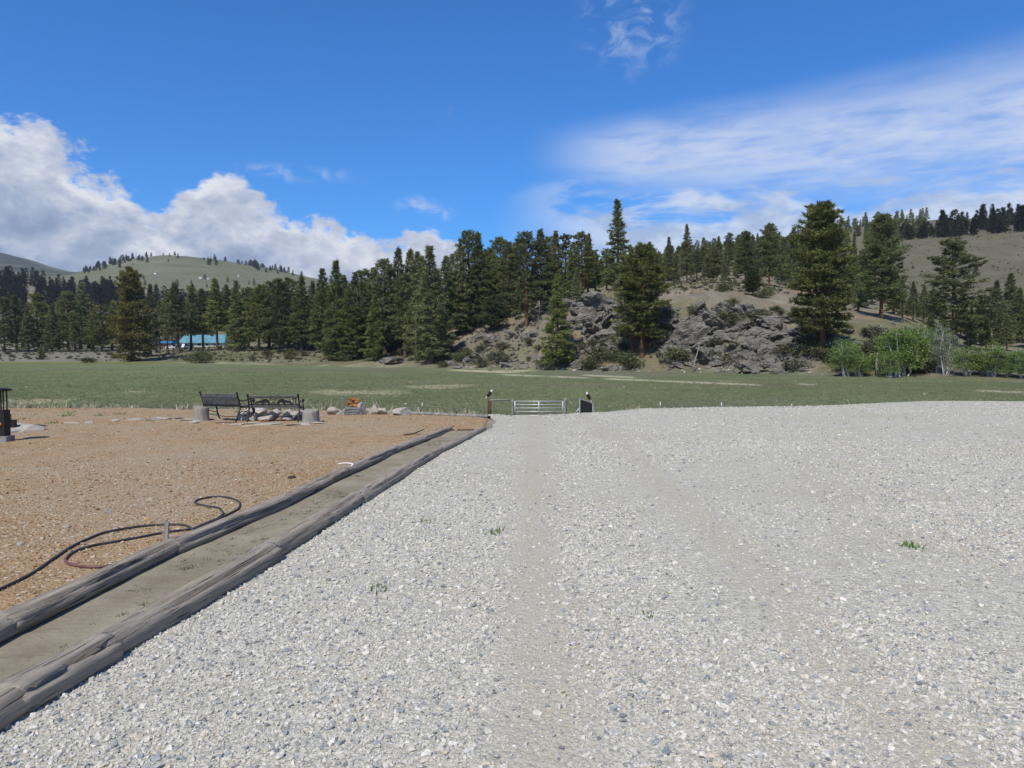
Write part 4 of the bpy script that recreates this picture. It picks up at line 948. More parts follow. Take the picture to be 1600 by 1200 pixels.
# ------------------------------------------------------------------ rocks
def crag(seed, planes=13, sub=3, rough=0.10, flat=(1, 1, 1)):
    r = np.random.default_rng(seed); bm = bmesh.new(); bmesh.ops.create_icosphere(bm, subdivisions=sub, radius=1.0)
    v = np.array([q.co[:] for q in bm.verts])
    v *= 1.15
    for q in range(planes):
        n = r.normal(size=3); n /= np.linalg.norm(n); o = 0.48 + 0.32 * r.random()
        d = v @ n - o; v = v - np.outer(np.maximum(d, 0), n)
    nn = v / (np.linalg.norm(v, axis=1)[:, None] + 1e-9)
    v = v + nn * ((fbm(v[:, 0] * 2.6 + seed, v[:, 1] * 2.6, v[:, 2] * 2.6, 4) - 0.5) * 2 * rough)[:, None]
    v = v + nn * ((np.floor(fbm(v[:, 0] * 1.4 + 3 * seed, v[:, 1] * 1.4, v[:, 2] * 3.0, 2) * 6) / 6 - 0.5) * rough * 2.2)[:, None]
    v *= np.array(flat)
    for q, c in zip(bm.verts, v): q.co = c
    me = bpy.data.meshes.new('crag'); bm.to_mesh(me); bm.free(); return me
CRAG = [crag(600 + k, 12 + k % 4, 4, 0.185, (1.2, 0.9, 0.85)) for k in range(9)]
for me in CRAG: me.materials.append(M['rock'])
BOULDER = [crag(640 + k, 9 + k % 4, 3, 0.06, (1.1, 0.85, 0.65)) for k in range(6)]
for me in BOULDER: me.materials.append(M['pale_rock'])
def rock(name, me, loc, s, label, group=None, rz=None, tilt=0.25, cat='rock'):
    o = obj(name, me, None, loc); o.scale = s if isinstance(s, tuple) else (s, s, s)
    o.rotation_euler = (random.uniform(-tilt, tilt), random.uniform(-tilt, tilt), random.random() * 6.28 if rz is None else rz)
    return tag(o, label, cat, group)
big = [(1080,520,6.5,5.5,'largest pale rock face with a dark overhang beneath it'),(1110,548,6.0,5.0,'broad cracked rock buttress beside the white snag'),(1160,555,5.5,4.5,'dark layered rock buttress right of the white snag'),(1195,560,4.5,3.5,'low layered rock shoulder at the end of the buttress'),(1060,555,4.5,5,'steep rock between the broad pine and the white snag'),(1040,500,4.0,4.5,'rock standing just right of the broad pine'),
       (940,478,5.5,4.5,'light rock cap just left of the broad pine'),(915,505,5.0,4.5,'blocky rock ledge under the light cap'),(930,535,5.0,4.5,'rusty stained rock face left of the broad pine'),(895,545,4.5,4.0,'broken rock at the left end of the rusty face'),(905,480,4.0,3.2,'rock shelf beside the loose fir top'),(1150,520,4.5,2.6,'rounded rock in the brush of the mid knoll'),
       (1190,540,4.5,3.0,'grey rock above the layered shoulder'),(1215,500,5.0,2.6,'low grey rock beside the largest ponderosa shade'),(612,566,6.0,2.6,'smooth grey dome of rock at the meadow edge'),(848,470,3.5,3.0,'rock showing between the upper pines')]
for k, (p, y, w, h, lb) in enumerate(big):
    c = hit(p, y, 100, 330); sc_ = c.y / 180
    rock('rock_outcrop', CRAG[k % 9], c + Vector((0, 0.9, -h * 0.18)), (w * sc_, w * 0.8 * sc_, h * sc_), lb, None, None, 0.3)
SCREE = []
for i in range(480):
    z_ = random.random()
    if z_ < 0.46: p, y = random.uniform(1030, 1238), random.uniform(478, 582)
    elif z_ < 0.70: p, y = random.uniform(872, 968), random.uniform(465, 578)
    elif z_ < 0.86: p, y = random.uniform(705, 880), random.uniform(515, 580)
    else: p, y = random.uniform(1240, 1460), random.uniform(500, 584)
    if 300 <= i < 390: p, y = random.uniform(690, 882), random.uniform(512, 578)
    elif i >= 390: p, y = (random.uniform(1030, 1232), random.uniform(485, 575)) if i % 3 else (random.uniform(875, 966), random.uniform(470, 570))
    c = hit(p, y, 100, 330)
    if c.y > 300: continue
    s = random.choice([0.5, 0.7, 0.9, 1.3, 1.8, 2.4, 3.0]); s *= 0.6 if (p < 880 or p > 1240) else 1
    zone = 'on the scree slope' if p < 880 else ('in the rock face left of the broad pine' if p < 1000 else ('in the rock face right of the broad pine' if p < 1238 else 'on the slope by the fallen trunks'))
    wx, hz_ = random.uniform(0.9, 1.7), random.uniform(0.6, 1.15)
    if s < 0.95: SCREE.append((c.x, c.y, c.z, s)); continue
    word = ('small ' if s < 1.4 else ('large ' if s > 2 else 'mid sized ')) + ('long low ' if wx / hz_ > 1.9 else ('upright ' if wx / hz_ < 1.15 else 'blocky '))
    rock('rock', pick(CRAG), c + Vector((0, 0, -0.1 * s)), (s * wx, s, s * hz_), word + 'grey rock lying ' + zone, 'rocks ' + zone, None, 0.5)
for i in range(60):
    p = random.uniform(720, 1000) if i % 3 else random.uniform(1000, 1300); e_ = float(edge_of(p)); Y = e_ + random.uniform(-0.5, 3.5); x = x_at(p, Y); s = random.uniform(0.25, 0.6)
    rock('loose_rock', pick(BOULDER), (x, Y, gz(x, Y) + 0.05), s, ('small ' if s < 0.36 else ('large ' if s > 0.5 else '')) + 'pale fallen stone along the foot of the knoll at the meadow edge', 'fallen stones at the knoll foot')
SCREE = np.array(SCREE); instancer('scree', SCREE[:, :3], SCREE[:, 3] * 1.15, [m_.copy() for m_ in CRAG[:5]], None, 0.4, 'small broken grey rocks strewn over the knoll and scree slope')
# fallen trunks, snags
def trunk_between(name, a, b, r0, r1, label, mat='dead_wood', lift=0.3, group=None, branches=3):
    A = hit(*a, 100, 330); B = hit(*b, 100, 330); m = MB(); L = B - A
    P = [Vector((0, 0, lift)), L * 0.35 + Vector((0, 0, lift + 0.15)), L * 0.7 + Vector((0, 0, lift)), L + Vector((0, 0, lift))]
    m.tube(P, [r0, r0 * 0.85, (r0 + r1) / 2, r1], 8)
    for k in range(branches):
        q = L * random.uniform(0.3, 0.95) + Vector((0, 0, lift)); m.tube([q, q + Vector((random.uniform(-1, 1), random.uniform(-0.6, 0.3), random.uniform(0.5, 1.4)))], [0.06, 0.02], 4)
    o = m.build(name, M[mat], None, True, A); return tag(o, label, 'fallen trunk', group)
trunk_between('fallen_trunk', (1308, 515), (1405, 502), 0.30, 0.16, 'long bleached trunk lying level across the slope by the ponderosa')
trunk_between('fallen_trunk', (1345, 527), (1398, 502), 0.32, 0.16, 'bleached trunk slanting down under the level one')
trunk_between('fallen_trunk', (1366, 514), (1384, 528), 0.18, 0.08, 'short broken trunk end below the slanting one')
trunk_between('fallen_trunk', (1495, 524), (1530, 540), 0.28, 0.12, 'grey trunk lying behind the aspens on the right')
trunk_between('fallen_trunk', (703, 510), (728, 493), 0.26, 0.12, 'thin bare trunk lying up the scree under the firs')
def snag(name, px, Y, top, label, r0=0.2, lean=0.03, nb=7, mat='dead_wood'):
    x = x_at(px, Y); z = gz(x, Y); H = z_at(top, Y) - z; m = MB()
    m.tube([(0, 0, -0.3), (lean * H * 0.3, 0.1, H * 0.4), (lean * H * 0.8, 0, H * 0.8), (lean * H, 0, H)], [r0, r0 * 0.8, r0 * 0.5, r0 * 0.15], 7)
    for k in range(nb):
        h = H * random.uniform(0.35, 0.95); a = random.random() * 6.28; b = Vector((lean * h, 0, h)); m.tube([b, b + Vector((math.cos(a), math.sin(a), random.uniform(-0.1, 0.7))) * random.uniform(0.4, 1.3) * (1 if nb < 20 else 1.9)], [0.05, 0.015] if nb < 20 else [0.03, 0.01], 4)
    return tag(m.build(name, M[mat], None, True, (x, Y, z)), label, 'dead tree')
snag('dead_snag', 1083, 168, 537, 'white bare leaning snag at the foot of the rock face', 0.20, 0.22, 3)
snag('dead_snag', 1371, 131, 548, 'short broken grey snag between the aspen clumps', 0.42, 0.0, 1)
snag('dead_tree', 451, 322, 446, 'bleached dead top among the conifer row', 0.16, 0.02, 30)
snag('dead_tree', 838, 203, 470, 'grey bare tree in front of the pines on the scree', 0.09, 0.05, 70)
snag('dead_tree', 648, 240, 480, 'grey leafless tree before the dense stand', 0.09, 0.04, 70)

# ------------------------------------------------------------------ log edging
def make_log(name, a, b, r0, r1, seed, label, group, crack=None, lift=0.45, over=0.06):
    r0 *= 0.74; r1 *= 0.74
    a = Vector((a.x, a.y, gz(a.x, a.y))); b = Vector((b.x, b.y, gz(b.x, b.y)))
    d = b - a; L = d.length + 2 * over; n = 30; m = max(14, int(L / 0.045)); r = np.random.default_rng(seed)
    t = np.linspace(0, 1, m); th = np.linspace(0, 2 * np.pi, n, endpoint=False); T, A = np.meshgrid(t, th, indexing='ij')
    R_ = r0 * (1 - T) + r1 * T
    xs = T * L
    k = fbm(xs * 1.3, np.cos(A) * 1.2 + seed, np.sin(A) * 1.2, 3) - 0.5
    gr = fbm(xs * 0.9, np.cos(A) * 7 + seed, np.sin(A) * 7, 3) - 0.5
    R_ = R_ * (1 + 0.30 * k + 0.34 * gr)
    tw = (r.random() - 0.5) * 0.8
    for q in range(5 if crack is None else crack + 3):
        c0 = math.pi / 2 + (r.random() - 0.5) * 2.4; w0 = 0.07 + 0.06 * r.random(); s0, s1 = sorted(r.random(2)); s1 = min(1, s1 + 0.3)
        dd = np.abs((A - c0 - tw * T - 0.25 * (fbm(xs * 2.2, q + seed, 0, 2) - 0.5) + np.pi) % (2 * np.pi) - np.pi)
        R_ = R_ * (1 - (0.42 if crack else 0.30) * np.exp(-(dd / w0) ** 2) * lin01(T, s0 - 0.05, s0 + 0.08) * (1 - lin01(T, s1 - 0.08, s1 + 0.02)))
    endr = np.minimum(1, np.minimum(T * L, (1 - T) * L) / 0.05); R_ = R_ * (0.86 + 0.14 * np.sqrt(endr))
    wob = (fbm(xs * 0.5, seed, 0, 2) - 0.5) * 0.06
    V = np.stack([xs - L / 2, R_ * np.cos(A) * 1.12 + wob, np.minimum(R_ * np.sin(A), 0.86 * (r0 + r1) / 2 + 0.25 * (R_ * np.sin(A) - 0.86 * (r0 + r1) / 2))], -1).reshape(-1, 3)
    f = [(i * n + j, i * n + (j + 1) % n, (i + 1) * n + (j + 1) % n, (i + 1) * n + j) for i in range(m - 1) for j in range(n)]
    c0 = len(V); V = np.r_[V, [[-L / 2 + 0.012, 0, 0], [L / 2 - 0.012, 0, 0]]]
    f += [(c0, (j + 1) % n, j) for j in range(n)] + [(c0 + 1, (m - 1) * n + j, (m - 1) * n + (j + 1) % n) for j in range(n)]
    me = mesh(name, V, f, M['log'], True); o = obj(name, me)
    o.rotation_mode = 'QUATERNION'; o.rotation_quaternion = d.to_track_quat('X', 'Z')
    o.location = (a + b) / 2 + Vector((0, 0, (r0 + r1) / 2 * lift))
    return tag(o, label, 'log', group)
LL = ['long smooth grey log at the head of the dirt side row', 'smooth grey log of the dirt side row, ending in the middle of the hoses', 'pale flat topped log of the dirt side row beside the hose loop', 'dark split log of the dirt side row before the white bracket', 'dark log of the dirt side row under the white bracket', 'short log of the dirt side row past the white bracket', 'last log of the dirt side row, by the forked stick']
for k in range(len(L_PT) - 1):
    make_log('edging_log', L_PT[k], L_PT[k + 1], [0.125, 0.125, 0.11, 0.105, 0.11, 0.10, 0.10][k], [0.12, 0.105, 0.12, 0.11, 0.105, 0.10, 0.09][k], 11 + k, LL[k], 'logs edging the dirt yard', None, 0.5 if k % 2 else 0.38)
RL = ['log of the gravel side row hidden up to its cracked end', 'thick pale log end with a deep lengthwise crack beside the gravel', 'long dark split log with hollows, thickest of the gravel side row', 'pale grey log with a clean face in the gravel side row', 'dark smooth log of the gravel side row, past the pale grey one', 'pale slim log of the gravel side row', 'last log of the gravel side row, where the drive opens']
for k in range(len(R_PT) - 1):
    make_log('edging_log', R_PT[k], R_PT[k + 1], [0.14, 0.15, 0.13, 0.135, 0.12, 0.11, 0.10][k], [0.14, 0.14, 0.15, 0.12, 0.115, 0.10, 0.09][k], 31 + k, RL[k], 'logs edging the gravel', 5 if k in (1, 2) else None, 0.5)

# ------------------------------------------------------------------ garden hoses
def hose(name, pix, r, mats, label):
    P = [hit(*p) for p in pix]; P = [Vector((p.x, p.y, p.z + r + 0.018)) for p in P]; S = spline(P, 10); m = MB()
    for i, q in enumerate(S): q.z = gz(q.x, q.y) + 0.012 + 0.03 * (float(fbm(q.x * 1.3, q.y * 1.3, 3.0, 4)) - 0.5) + r * 1.05
    m.tube(S, r, 8); me = m.mesh(name, M[mats[0]], True)
    if len(mats) > 1:
        me.materials.append(M[mats[1]]); nf = len(me.polygons); idx = np.zeros(nf, np.int32); idx[int(nf * 0.80):] = 1; me.polygons.foreach_set('material_index', idx)
    return tag(obj(name, me), label, 'hose')
hose('garden_hose', [(-60, 950), (0, 922), (40, 900), (70, 880), (100, 862), (130, 847), (160, 836), (212, 827), (255, 824), (282, 825), (294, 830), (296, 837), (284, 846), (262, 857), (225, 872), (160, 897), (80, 931), (0, 964), (-60, 990)], 0.0118, ['hose'], 'dark garden hose bending back along the dirt side logs')
hose('garden_hose', [(296, 831), (318, 822), (337, 813), (345, 805), (337, 797), (318, 793), (302, 789), (304, 784), (320, 780), (340, 778), (360, 781), (371, 788), (369, 798), (355, 806), (335, 816), (300, 830), (250, 837), (212, 844), (175, 851), (140, 857), (112, 865), (97, 874), (96, 881), (108, 887), (135, 891), (165, 889), (187, 884)], 0.0115, ['hose', 'hose_red'], 'looped garden hose fading to maroon at its end on the dirt')

# ------------------------------------------------------------------ benches round the fire ring
def at_ground(px, Y): x = x_at(px, Y); return Vector((x, Y, gz(x, Y)))
def bench_frame(root, W, sling):
    # cast iron ends: S-curved legs, back post and rolled arm; bench looks along +y, sitter's back at y = 0
    for sx in (-1, 1):
        x = sx * W / 2
        m = MB(); m.tube(spline([(x, -0.16, 0.0), (x, -0.09, 0.16), (x, 0.0, 0.36), (x, 0.02, 0.42)], 5), [0.021] * 16, 8); m.build('rear_leg', M['iron'], root, True)
        m = MB(); m.tube(spline([(x, 0.60, 0.0), (x, 0.53, 0.14), (x, 0.50, 0.30), (x, 0.46, 0.42)], 5), [0.021] * 16, 8); m.build('front_leg', M['iron'], root, True)
        m = MB(); m.tube(spline([(x, 0.02, 0.40), (x, -0.02, 0.58), (x, -0.07, 0.72), (x, -0.11, 0.83)], 5), 0.020, 8)
        m.tube([(x, -0.11, 0.815), (x, -0.115, 0.845), (x, -0.12, 0.87)], [0.030, 0.034, 0.012], 8); m.build('back_post', M['iron'], root, True)
        m = MB(); m.tube(spline([(x, -0.02, 0.62), (x, 0.15, 0.60), (x, 0.32, 0.63), (x, 0.48, 0.66), (x, 0.54, 0.62), (x, 0.50, 0.58), (x, 0.46, 0.60)], 6), 0.017, 7)
        m.tube(spline([(x, 0.40, 0.64), (x, 0.44, 0.52), (x, 0.47, 0.42)], 5), 0.014, 6); m.build('armrest', M['iron'], root, True)
        m = MB(); m.tube([(x, 0.0, 0.41), (x, 0.48, 0.41)], 0.018, 6); m.tube(spline([(x, -0.06, 0.22), (x, 0.12, 0.30), (x, 0.30, 0.25), (x, 0.51, 0.20)], 5), 0.012, 6); m.build('side_rail', M['iron'], root, True)
    for k in range(6):
        m = MB(); m.box((0, 0.04 + k * 0.082, 0.435 + 0.004 * k), (W, 0.062, 0.024)); m.build('seat_slat', M['slat'], root)
    m = MB(); m.tube([(-W / 2, 0.22, 0.16), (0, 0.22, 0.10), (W / 2, 0.22, 0.16)], 0.011, 6); m.build('stretcher', M['iron'], root, True)
    m = MB(); m.box((0, -0.085, 0.775), (W - 0.04, 0.028, 0.065), Matrix.Rotation(0.3, 3, 'X')); m.build('top_slat', M['slat'], root)
def bench_cutout(c, rz, label):
    W = 1.40; root = empty('garden_bench', c, rz); bench_frame(root, W, False)
    m = MB(); m.box((0, 0.0, 0.50), (W - 0.04, 0.026, 0.04)); m.build('lower_slat', M['slat'], root)
    bear = [(0.10, 0.545), (0.155, 0.545), (0.17, 0.585), (0.24, 0.59), (0.29, 0.545), (0.335, 0.545), (0.335, 0.585), (0.40, 0.575), (0.455, 0.555), (0.52, 0.55), (0.535, 0.575), (0.50, 0.605), (0.455, 0.635), (0.405, 0.645), (0.34, 0.665), (0.27, 0.695), (0.20, 0.70), (0.15, 0.675), (0.115, 0.62)]
    for s in (-1, 1):
        m = MB(); pts = [(s * x, z) for x, z in bear]
        if s < 0: pts = pts[::-1]
        m.prism(pts, -0.052, -0.036); m.build('animal_cutout', M['iron'], root)
        m = MB(); m.tube(spline([(s * 0.66, -0.05, 0.53), (s * 0.60, -0.05, 0.60), (s * 0.63, -0.06, 0.68), (s * 0.57, -0.06, 0.72), (s * 0.53, -0.06, 0.68), (s * 0.565, -0.06, 0.665)], 6), 0.012, 6); m.build('scroll', M['iron'], root, True)
        m = MB(); m.tube(spline([(0, -0.06, 0.70), (s * 0.05, -0.06, 0.665), (s * 0.085, -0.055, 0.70), (s * 0.06, -0.055, 0.73)], 6), 0.013, 6); m.tube(spline([(0, -0.05, 0.60), (s * 0.045, -0.05, 0.565), (s * 0.09, -0.05, 0.585)], 5), 0.013, 6); m.build('scroll', M['iron'], root, True)
    for z in (0.535, 0.735):
        m = MB(); m.tube([(-W / 2, -0.01 - (z - 0.5) * 0.28, z), (W / 2, -0.01 - (z - 0.5) * 0.28, z)], 0.011, 6); m.build('panel_rail', M['iron'], root, True)
    return tag(root, label, 'bench')
def bench_sling(c, rz, label):
    W = 1.30; root = empty('garden_bench', c, rz); bench_frame(root, W, True)
    nx, nz = 22, 10; v = []; f = []
    for j in range(nz + 1):
        for i in range(nx + 1):
            z = 0.47 + 0.28 * j / nz; v.append((-W / 2 + 0.02 + (W - 0.04) * i / nx, -0.005 - (z - 0.45) * 0.30 - 0.02 * math.sin(math.pi * i / nx), z))
    for j in range(nz):
        for i in range(nx): f.append((j * (nx + 1) + i, j * (nx + 1) + i + 1, (j + 1) * (nx + 1) + i + 1, (j + 1) * (nx + 1) + i))
    o = obj('back_panel', mesh('back_panel', v, f, M['sling'], True), root); md = o.modifiers.new('thick', 'SOLIDIFY'); md.thickness = 0.008
    m = MB(); m.tube([(-W / 2, 0.0, 0.465), (W / 2, 0.0, 0.465)], 0.013, 6); m.build('panel_rail', M['iron'], root, True)
    return tag(root, label, 'bench')
BY = 20.6
cR = at_ground(427.5, BY); bR = bench_cutout((cR.x, cR.y, cR.z + 0.02), R(2), 'black iron garden bench with animal cutouts in its back'); bR.scale = (0.97, 0.97, 0.87)
cL = at_ground(345, BY + 0.15); bL = bench_sling((cL.x, cL.y, cL.z + 0.02), R(-23), 'black iron garden bench with a plain grey back panel, turned aside'); bL.scale = (1, 1, 0.93)
def stump(px, Y, r, h, seed, label):
    c = at_ground(px, Y); n = 26; rr = np.random.default_rng(seed); v = []; f = []; lv = [-0.08, 0.05, 0.12, h * 0.5, h * 0.8, h - 0.015, h]
    for j, z in enumerate(lv):
        k = 1.12 if j < 2 else (1.03 if j < 5 else (1.0 if j == 5 else 0.95))
        for i in range(n):
            a = 6.283 * i / n; q = r * k * (1 + 0.10 * (float(fbm(math.cos(a) * 2 + seed, math.sin(a) * 2, z * 1.2, 3)) - 0.5) * 2); v.append((q * math.cos(a), q * math.sin(a), z + (0.02 * math.cos(a + seed) if j > 4 else 0)))
    for j in range(len(lv) - 1):
        for i in range(n): f.append((j * n + i, j * n + (i + 1) % n, (j + 1) * n + (i + 1) % n, (j + 1) * n + i))
    o = obj('stump', mesh('stump', v, f + [], M['stump'], True)); o.location = c
    b = len(v); top = [(len(lv) - 1) * n + i for i in range(n)]
    me = o.data; bm = bmesh.new(); bm.from_mesh(me); bm.verts.ensure_lookup_table(); fc = bm.faces.new([bm.verts[i] for i in top]); fc.smooth = False; bm.to_mesh(me); bm.free()
    return tag(o, label, 'stump')
stump(313, 20.9, 0.20, 0.40, 3, 'pale grey sawn stump seat beside the plain backed bench')
stump(485, 20.3, 0.21, 0.35, 5, 'grey stump seat with brown rotten foot beside the cutout backed bench')
# fire ring stones
ring = at_ground(431, 21.75)
for k in range(11):
    a = 6.283 * k / 11 + 0.2; s = random.uniform(0.22, 0.36); x = ring.x + 0.78 * math.cos(a); Y = ring.y + 0.78 * math.sin(a)
    rock('ring_stone', pick(BOULDER), (x, Y, gz(x, Y) + s * 0.35), (s * 1.15, s, s * 0.95), 'rounded boulder of the fire ring behind the cutout backed bench', 'fire ring boulders')
SLAB = [crag(700 + k, 8, 3, 0.07, (1.3, 0.9, 0.16)) for k in range(4)]
for me in SLAB: me.materials.append(M['pale_rock'])
def slab(px, py, w, label, group, k=None, h=1.0):
    c = hit(px, py); o = rock('flat_stone', pick(SLAB), (c.x, c.y, c.z + 0.02), (w, w * 0.7, w * h), label, group, None, 0.04); return o
for p, y, w in [(296, 657, 0.34), (314, 658, 0.38), (333, 657, 0.30), (350, 661, 0.26), (372, 664, 0.24), (395, 662, 0.22), (412, 664, 0.32), (432, 663, 0.30), (452, 665, 0.34), (474, 664, 0.30), (492, 662, 0.28), (505, 659, 0.22), (300, 661, 0.25), (385, 667, 0.18)]:
    slab(p, y, w * 0.72, 'pale flat stone in the paving strip before the benches', 'paving stones before the benches')
for p, y, w in [(112, 662, 0.34), (138, 661, 0.30), (178, 658, 0.32), (205, 657, 0.30), (235, 657, 0.25), (258, 655, 0.4), (270, 655, 0.3)]:
    slab(p, y, w * 0.7, 'pale flat stepping stone in the dirt between the capped post and the benches', 'stepping stones in the dirt')
for p, y, w in [(16, 675, 0.30), (30, 673, 0.32), (44, 674, 0.30), (37, 667, 0.26), (52, 668, 0.24), (24, 668, 0.24)]:
    slab(p, y, w, 'pale flat stone heaped beside the capped post', 'stones heaped by the capped post', None, 2.2)
# wood thrown against the ring, white strip near the plain bench
c = at_ground(383, 20.8); m = MB(); m.tube([(-0.10, 0, 0.20), (0.10, 0.05, 0.34)], 0.022, 6); m.tube([(-0.13, 0.0, 0.0), (-0.10, 0, 0.20)], 0.018, 6); tag(m.build('white_stick', M['white'], None, True, c), 'short white stick leaning between the two benches', 'stick')

# ------------------------------------------------------------------ rock pile with timber at the yard edge
def pile_rock(px, w, h, label, k, dy=0.0):
    c = at_ground(px, 23.3 + dy); return rock('pile_boulder', BOULDER[k % 6], (c.x, c.y, c.z + h * 0.30), (w, w * 0.8, h), label, None, 0.5 * k, 0.08)
pile_rock(526, 0.26, 0.28, 'pale boulder at the bench end of the rock pile', 0)
pile_rock(537, 0.22, 0.28, 'low pale boulder in front of the slab stack', 1, -0.1)
pile_rock(565, 0.20, 0.40, 'upright pale boulder right beside the orange wood', 2)
pile_rock(576, 0.18, 0.30, 'narrow grey boulder in the rock pile', 3, 0.1)
pile_rock(587, 0.22, 0.30, 'dark topped boulder in the rock pile', 4)
pile_rock(599, 0.26, 0.28, 'tan low boulder in the rock pile', 5)
pile_rock(612, 0.22, 0.22, 'small pale boulder between the tan one and the largest', 1)
pile_rock(632, 0.42, 0.24, 'largest low pale boulder at the end of the rock pile', 2)
c = at_ground(549, 23.2)
for k in range(3):
    m = MB(); m.box((0, 0, 0), (0.42 + 0.03 * k, 0.3, 0.055), Matrix.Rotation(0.1 * k, 3, 'Z')); tag(m.build('stone_slab', M['stone_grey'], None, False, (c.x + 0.02 * k, c.y - 0.02, c.z + 0.06 + 0.075 * k)), ['lowest grey slab of the stack under the orange wood', 'middle grey slab of the stack under the orange wood', 'top grey slab of the stack under the orange wood'][k], 'slab')
for k, (dx, dz, ln, an) in enumerate([(0.02, 0.30, 0.40, 0.15), (0.06, 0.39, 0.34, -0.1), (0.10, 0.47, 0.32, 0.2)]):
    m = MB(); n = 7
    m.tube([(-ln / 2 + ln * q / n, 0.02 * math.sin(q * 2 + k), 0.018 * math.sin(q * 1.7 + k)) for q in range(n + 1)], [0.045 + 0.014 * math.sin(q * 2.3 + k) for q in range(n + 1)], 7)
    o = m.build('rotten_log', M['orange_wood'], None, False, (c.x + dx, c.y, c.z + dz)); o.rotation_euler = (0, an, 0.5 * k - 0.4)
    tag(o, ['lowest piece of orange rotten wood on the rock pile', 'middle piece of orange rotten wood on the rock pile', 'top piece of orange rotten wood on the rock pile'][k], 'wood')

# ------------------------------------------------------------------ gate, fence and the two eagles
GY = 48.0
def gpt(px, Y=GY): x = x_at(px, Y); return Vector((x, Y, gz(x, Y)))
gl, gr_ = gpt(804.5), gpt(879.5); ztop = z_at(627, GY); W = gr_.x - gl.x; zb = min(gl.z, gr_.z) + 0.10
gate = empty('tube_gate', (gl.x, GY, zb))
Hh = ztop - zb
for k in range(5):
    z = Hh * [0.0, 0.27, 0.52, 0.76, 1.0][k]; m = MB(); m.tube([(0.0, 0, z), (W, 0, z)], 0.030, 8); m.build('rail', M['galv'], gate, True)
for x in (0.0, W * 0.5, W):
    m = MB(); m.tube([(x, 0, -0.02), (x, 0, Hh + 0.02)], 0.036, 8); m.build('upright', M['galv'], gate, True)
tag(gate, 'galvanised five rail tube gate across the drive', 'gate')
def post(name, px, Y, top, r, mat, label, cat='post', knob=False, lean=0.0, group=None):
    c = gpt(px, Y); H = z_at(top, Y) - c.z; m = MB(); n = 6
    m.tube([(lean * q / n + random.uniform(-0.012, 0.012), 0, -0.4 if q == 0 else H * q / n) for q in range(n + 1)], [r * random.uniform(0.9, 1.08) for q in range(n + 1)], 9)
    return tag(m.build(name, M[mat], None, True, c), label, cat, group)
post('gate_post', 801, GY + 0.02, 624, 0.085, 'post_grey', 'grey wooden gate post on the brace side')
post('gate_post', 882.5, GY, 622, 0.11, 'post_grey', 'thick grey gate post with ragged top on the black panel side', lean=0.05)
hb = gpt(763); brace = empty('fence_brace', hb)
H1 = z_at(623, GY) - hb.z
for k, dx in enumerate((0.0, 0.13)):
    m = MB(); m.tube([(dx, 0, -0.4), (dx, 0, H1 * 0.5), (dx + 0.01, 0, H1 * (1.0 if k == 0 else 0.93))], 0.058, 9); m.build('post', M['post_rust'], brace, True)
m = MB(); m.tube([(0.05, -0.02, H1 - 0.10), (0.8, -0.01, H1 - 0.08), (x_at(800, GY) - hb.x - 0.09, 0, H1 - 0.06)], 0.055, 8); m.build('crossbar', M['post_grey'], brace, True)
tag(brace, 'rusty post pair with a grey crossbar reaching to the gate post', 'fence brace')
c = gpt(897, GY); m = MB(); m.tube([(0, 0, 0.0), (0.16, 0, 0.32), (0.36, 0, 0.56)], 0.034, 7); tag(m.build('prop', M['galv'], None, True, c), 'pale curved prop leaning on the black panel', 'prop')
c = gpt(890, GY); m = MB(); m.tube([(0, 0.05, 0.98), (0.50, 0.05, 0.40)], 0.022, 6); m.tube([(0.50, 0.05, -0.2), (0.50, 0.05, 0.42)], 0.025, 6); tag(m.build('brace_rod', M['post_grey'], None, True, c), 'thin grey slanting rod between the gate post and the black panel', 'rod')
pc = gpt(906, GY); pw = x_at(926.5, GY) - pc.x; h1 = z_at(622, GY) - pc.z; h2 = z_at(630, GY) - pc.z
pan = empty('black_bin', pc)
m = MB(); m.prism([(0.03, 0.02), (pw - 0.03, 0.02), (pw - 0.03, h2 - 0.06), (0.03, h1 - 0.06)], -0.02, 0.55); m.build('panel', M['black'], pan)
m = MB(); m.prism([(-0.06, h1 - 0.05), (pw + 0.06, h2 - 0.05), (pw + 0.06, h2 + 0.02), (-0.06, h1 + 0.02)], -0.06, 0.60); m.build('lid', M['stone_grey'], pan)
for x, h in ((0.0, h1), (pw, h2)):
    m = MB(); m.box((x, -0.045, h / 2 - 0.15), (0.06, 0.05, h + 0.2)); m.build('frame_post', M['galv'], pan)
tag(pan, 'black slant topped box in a pale frame beside the gate', 'box')
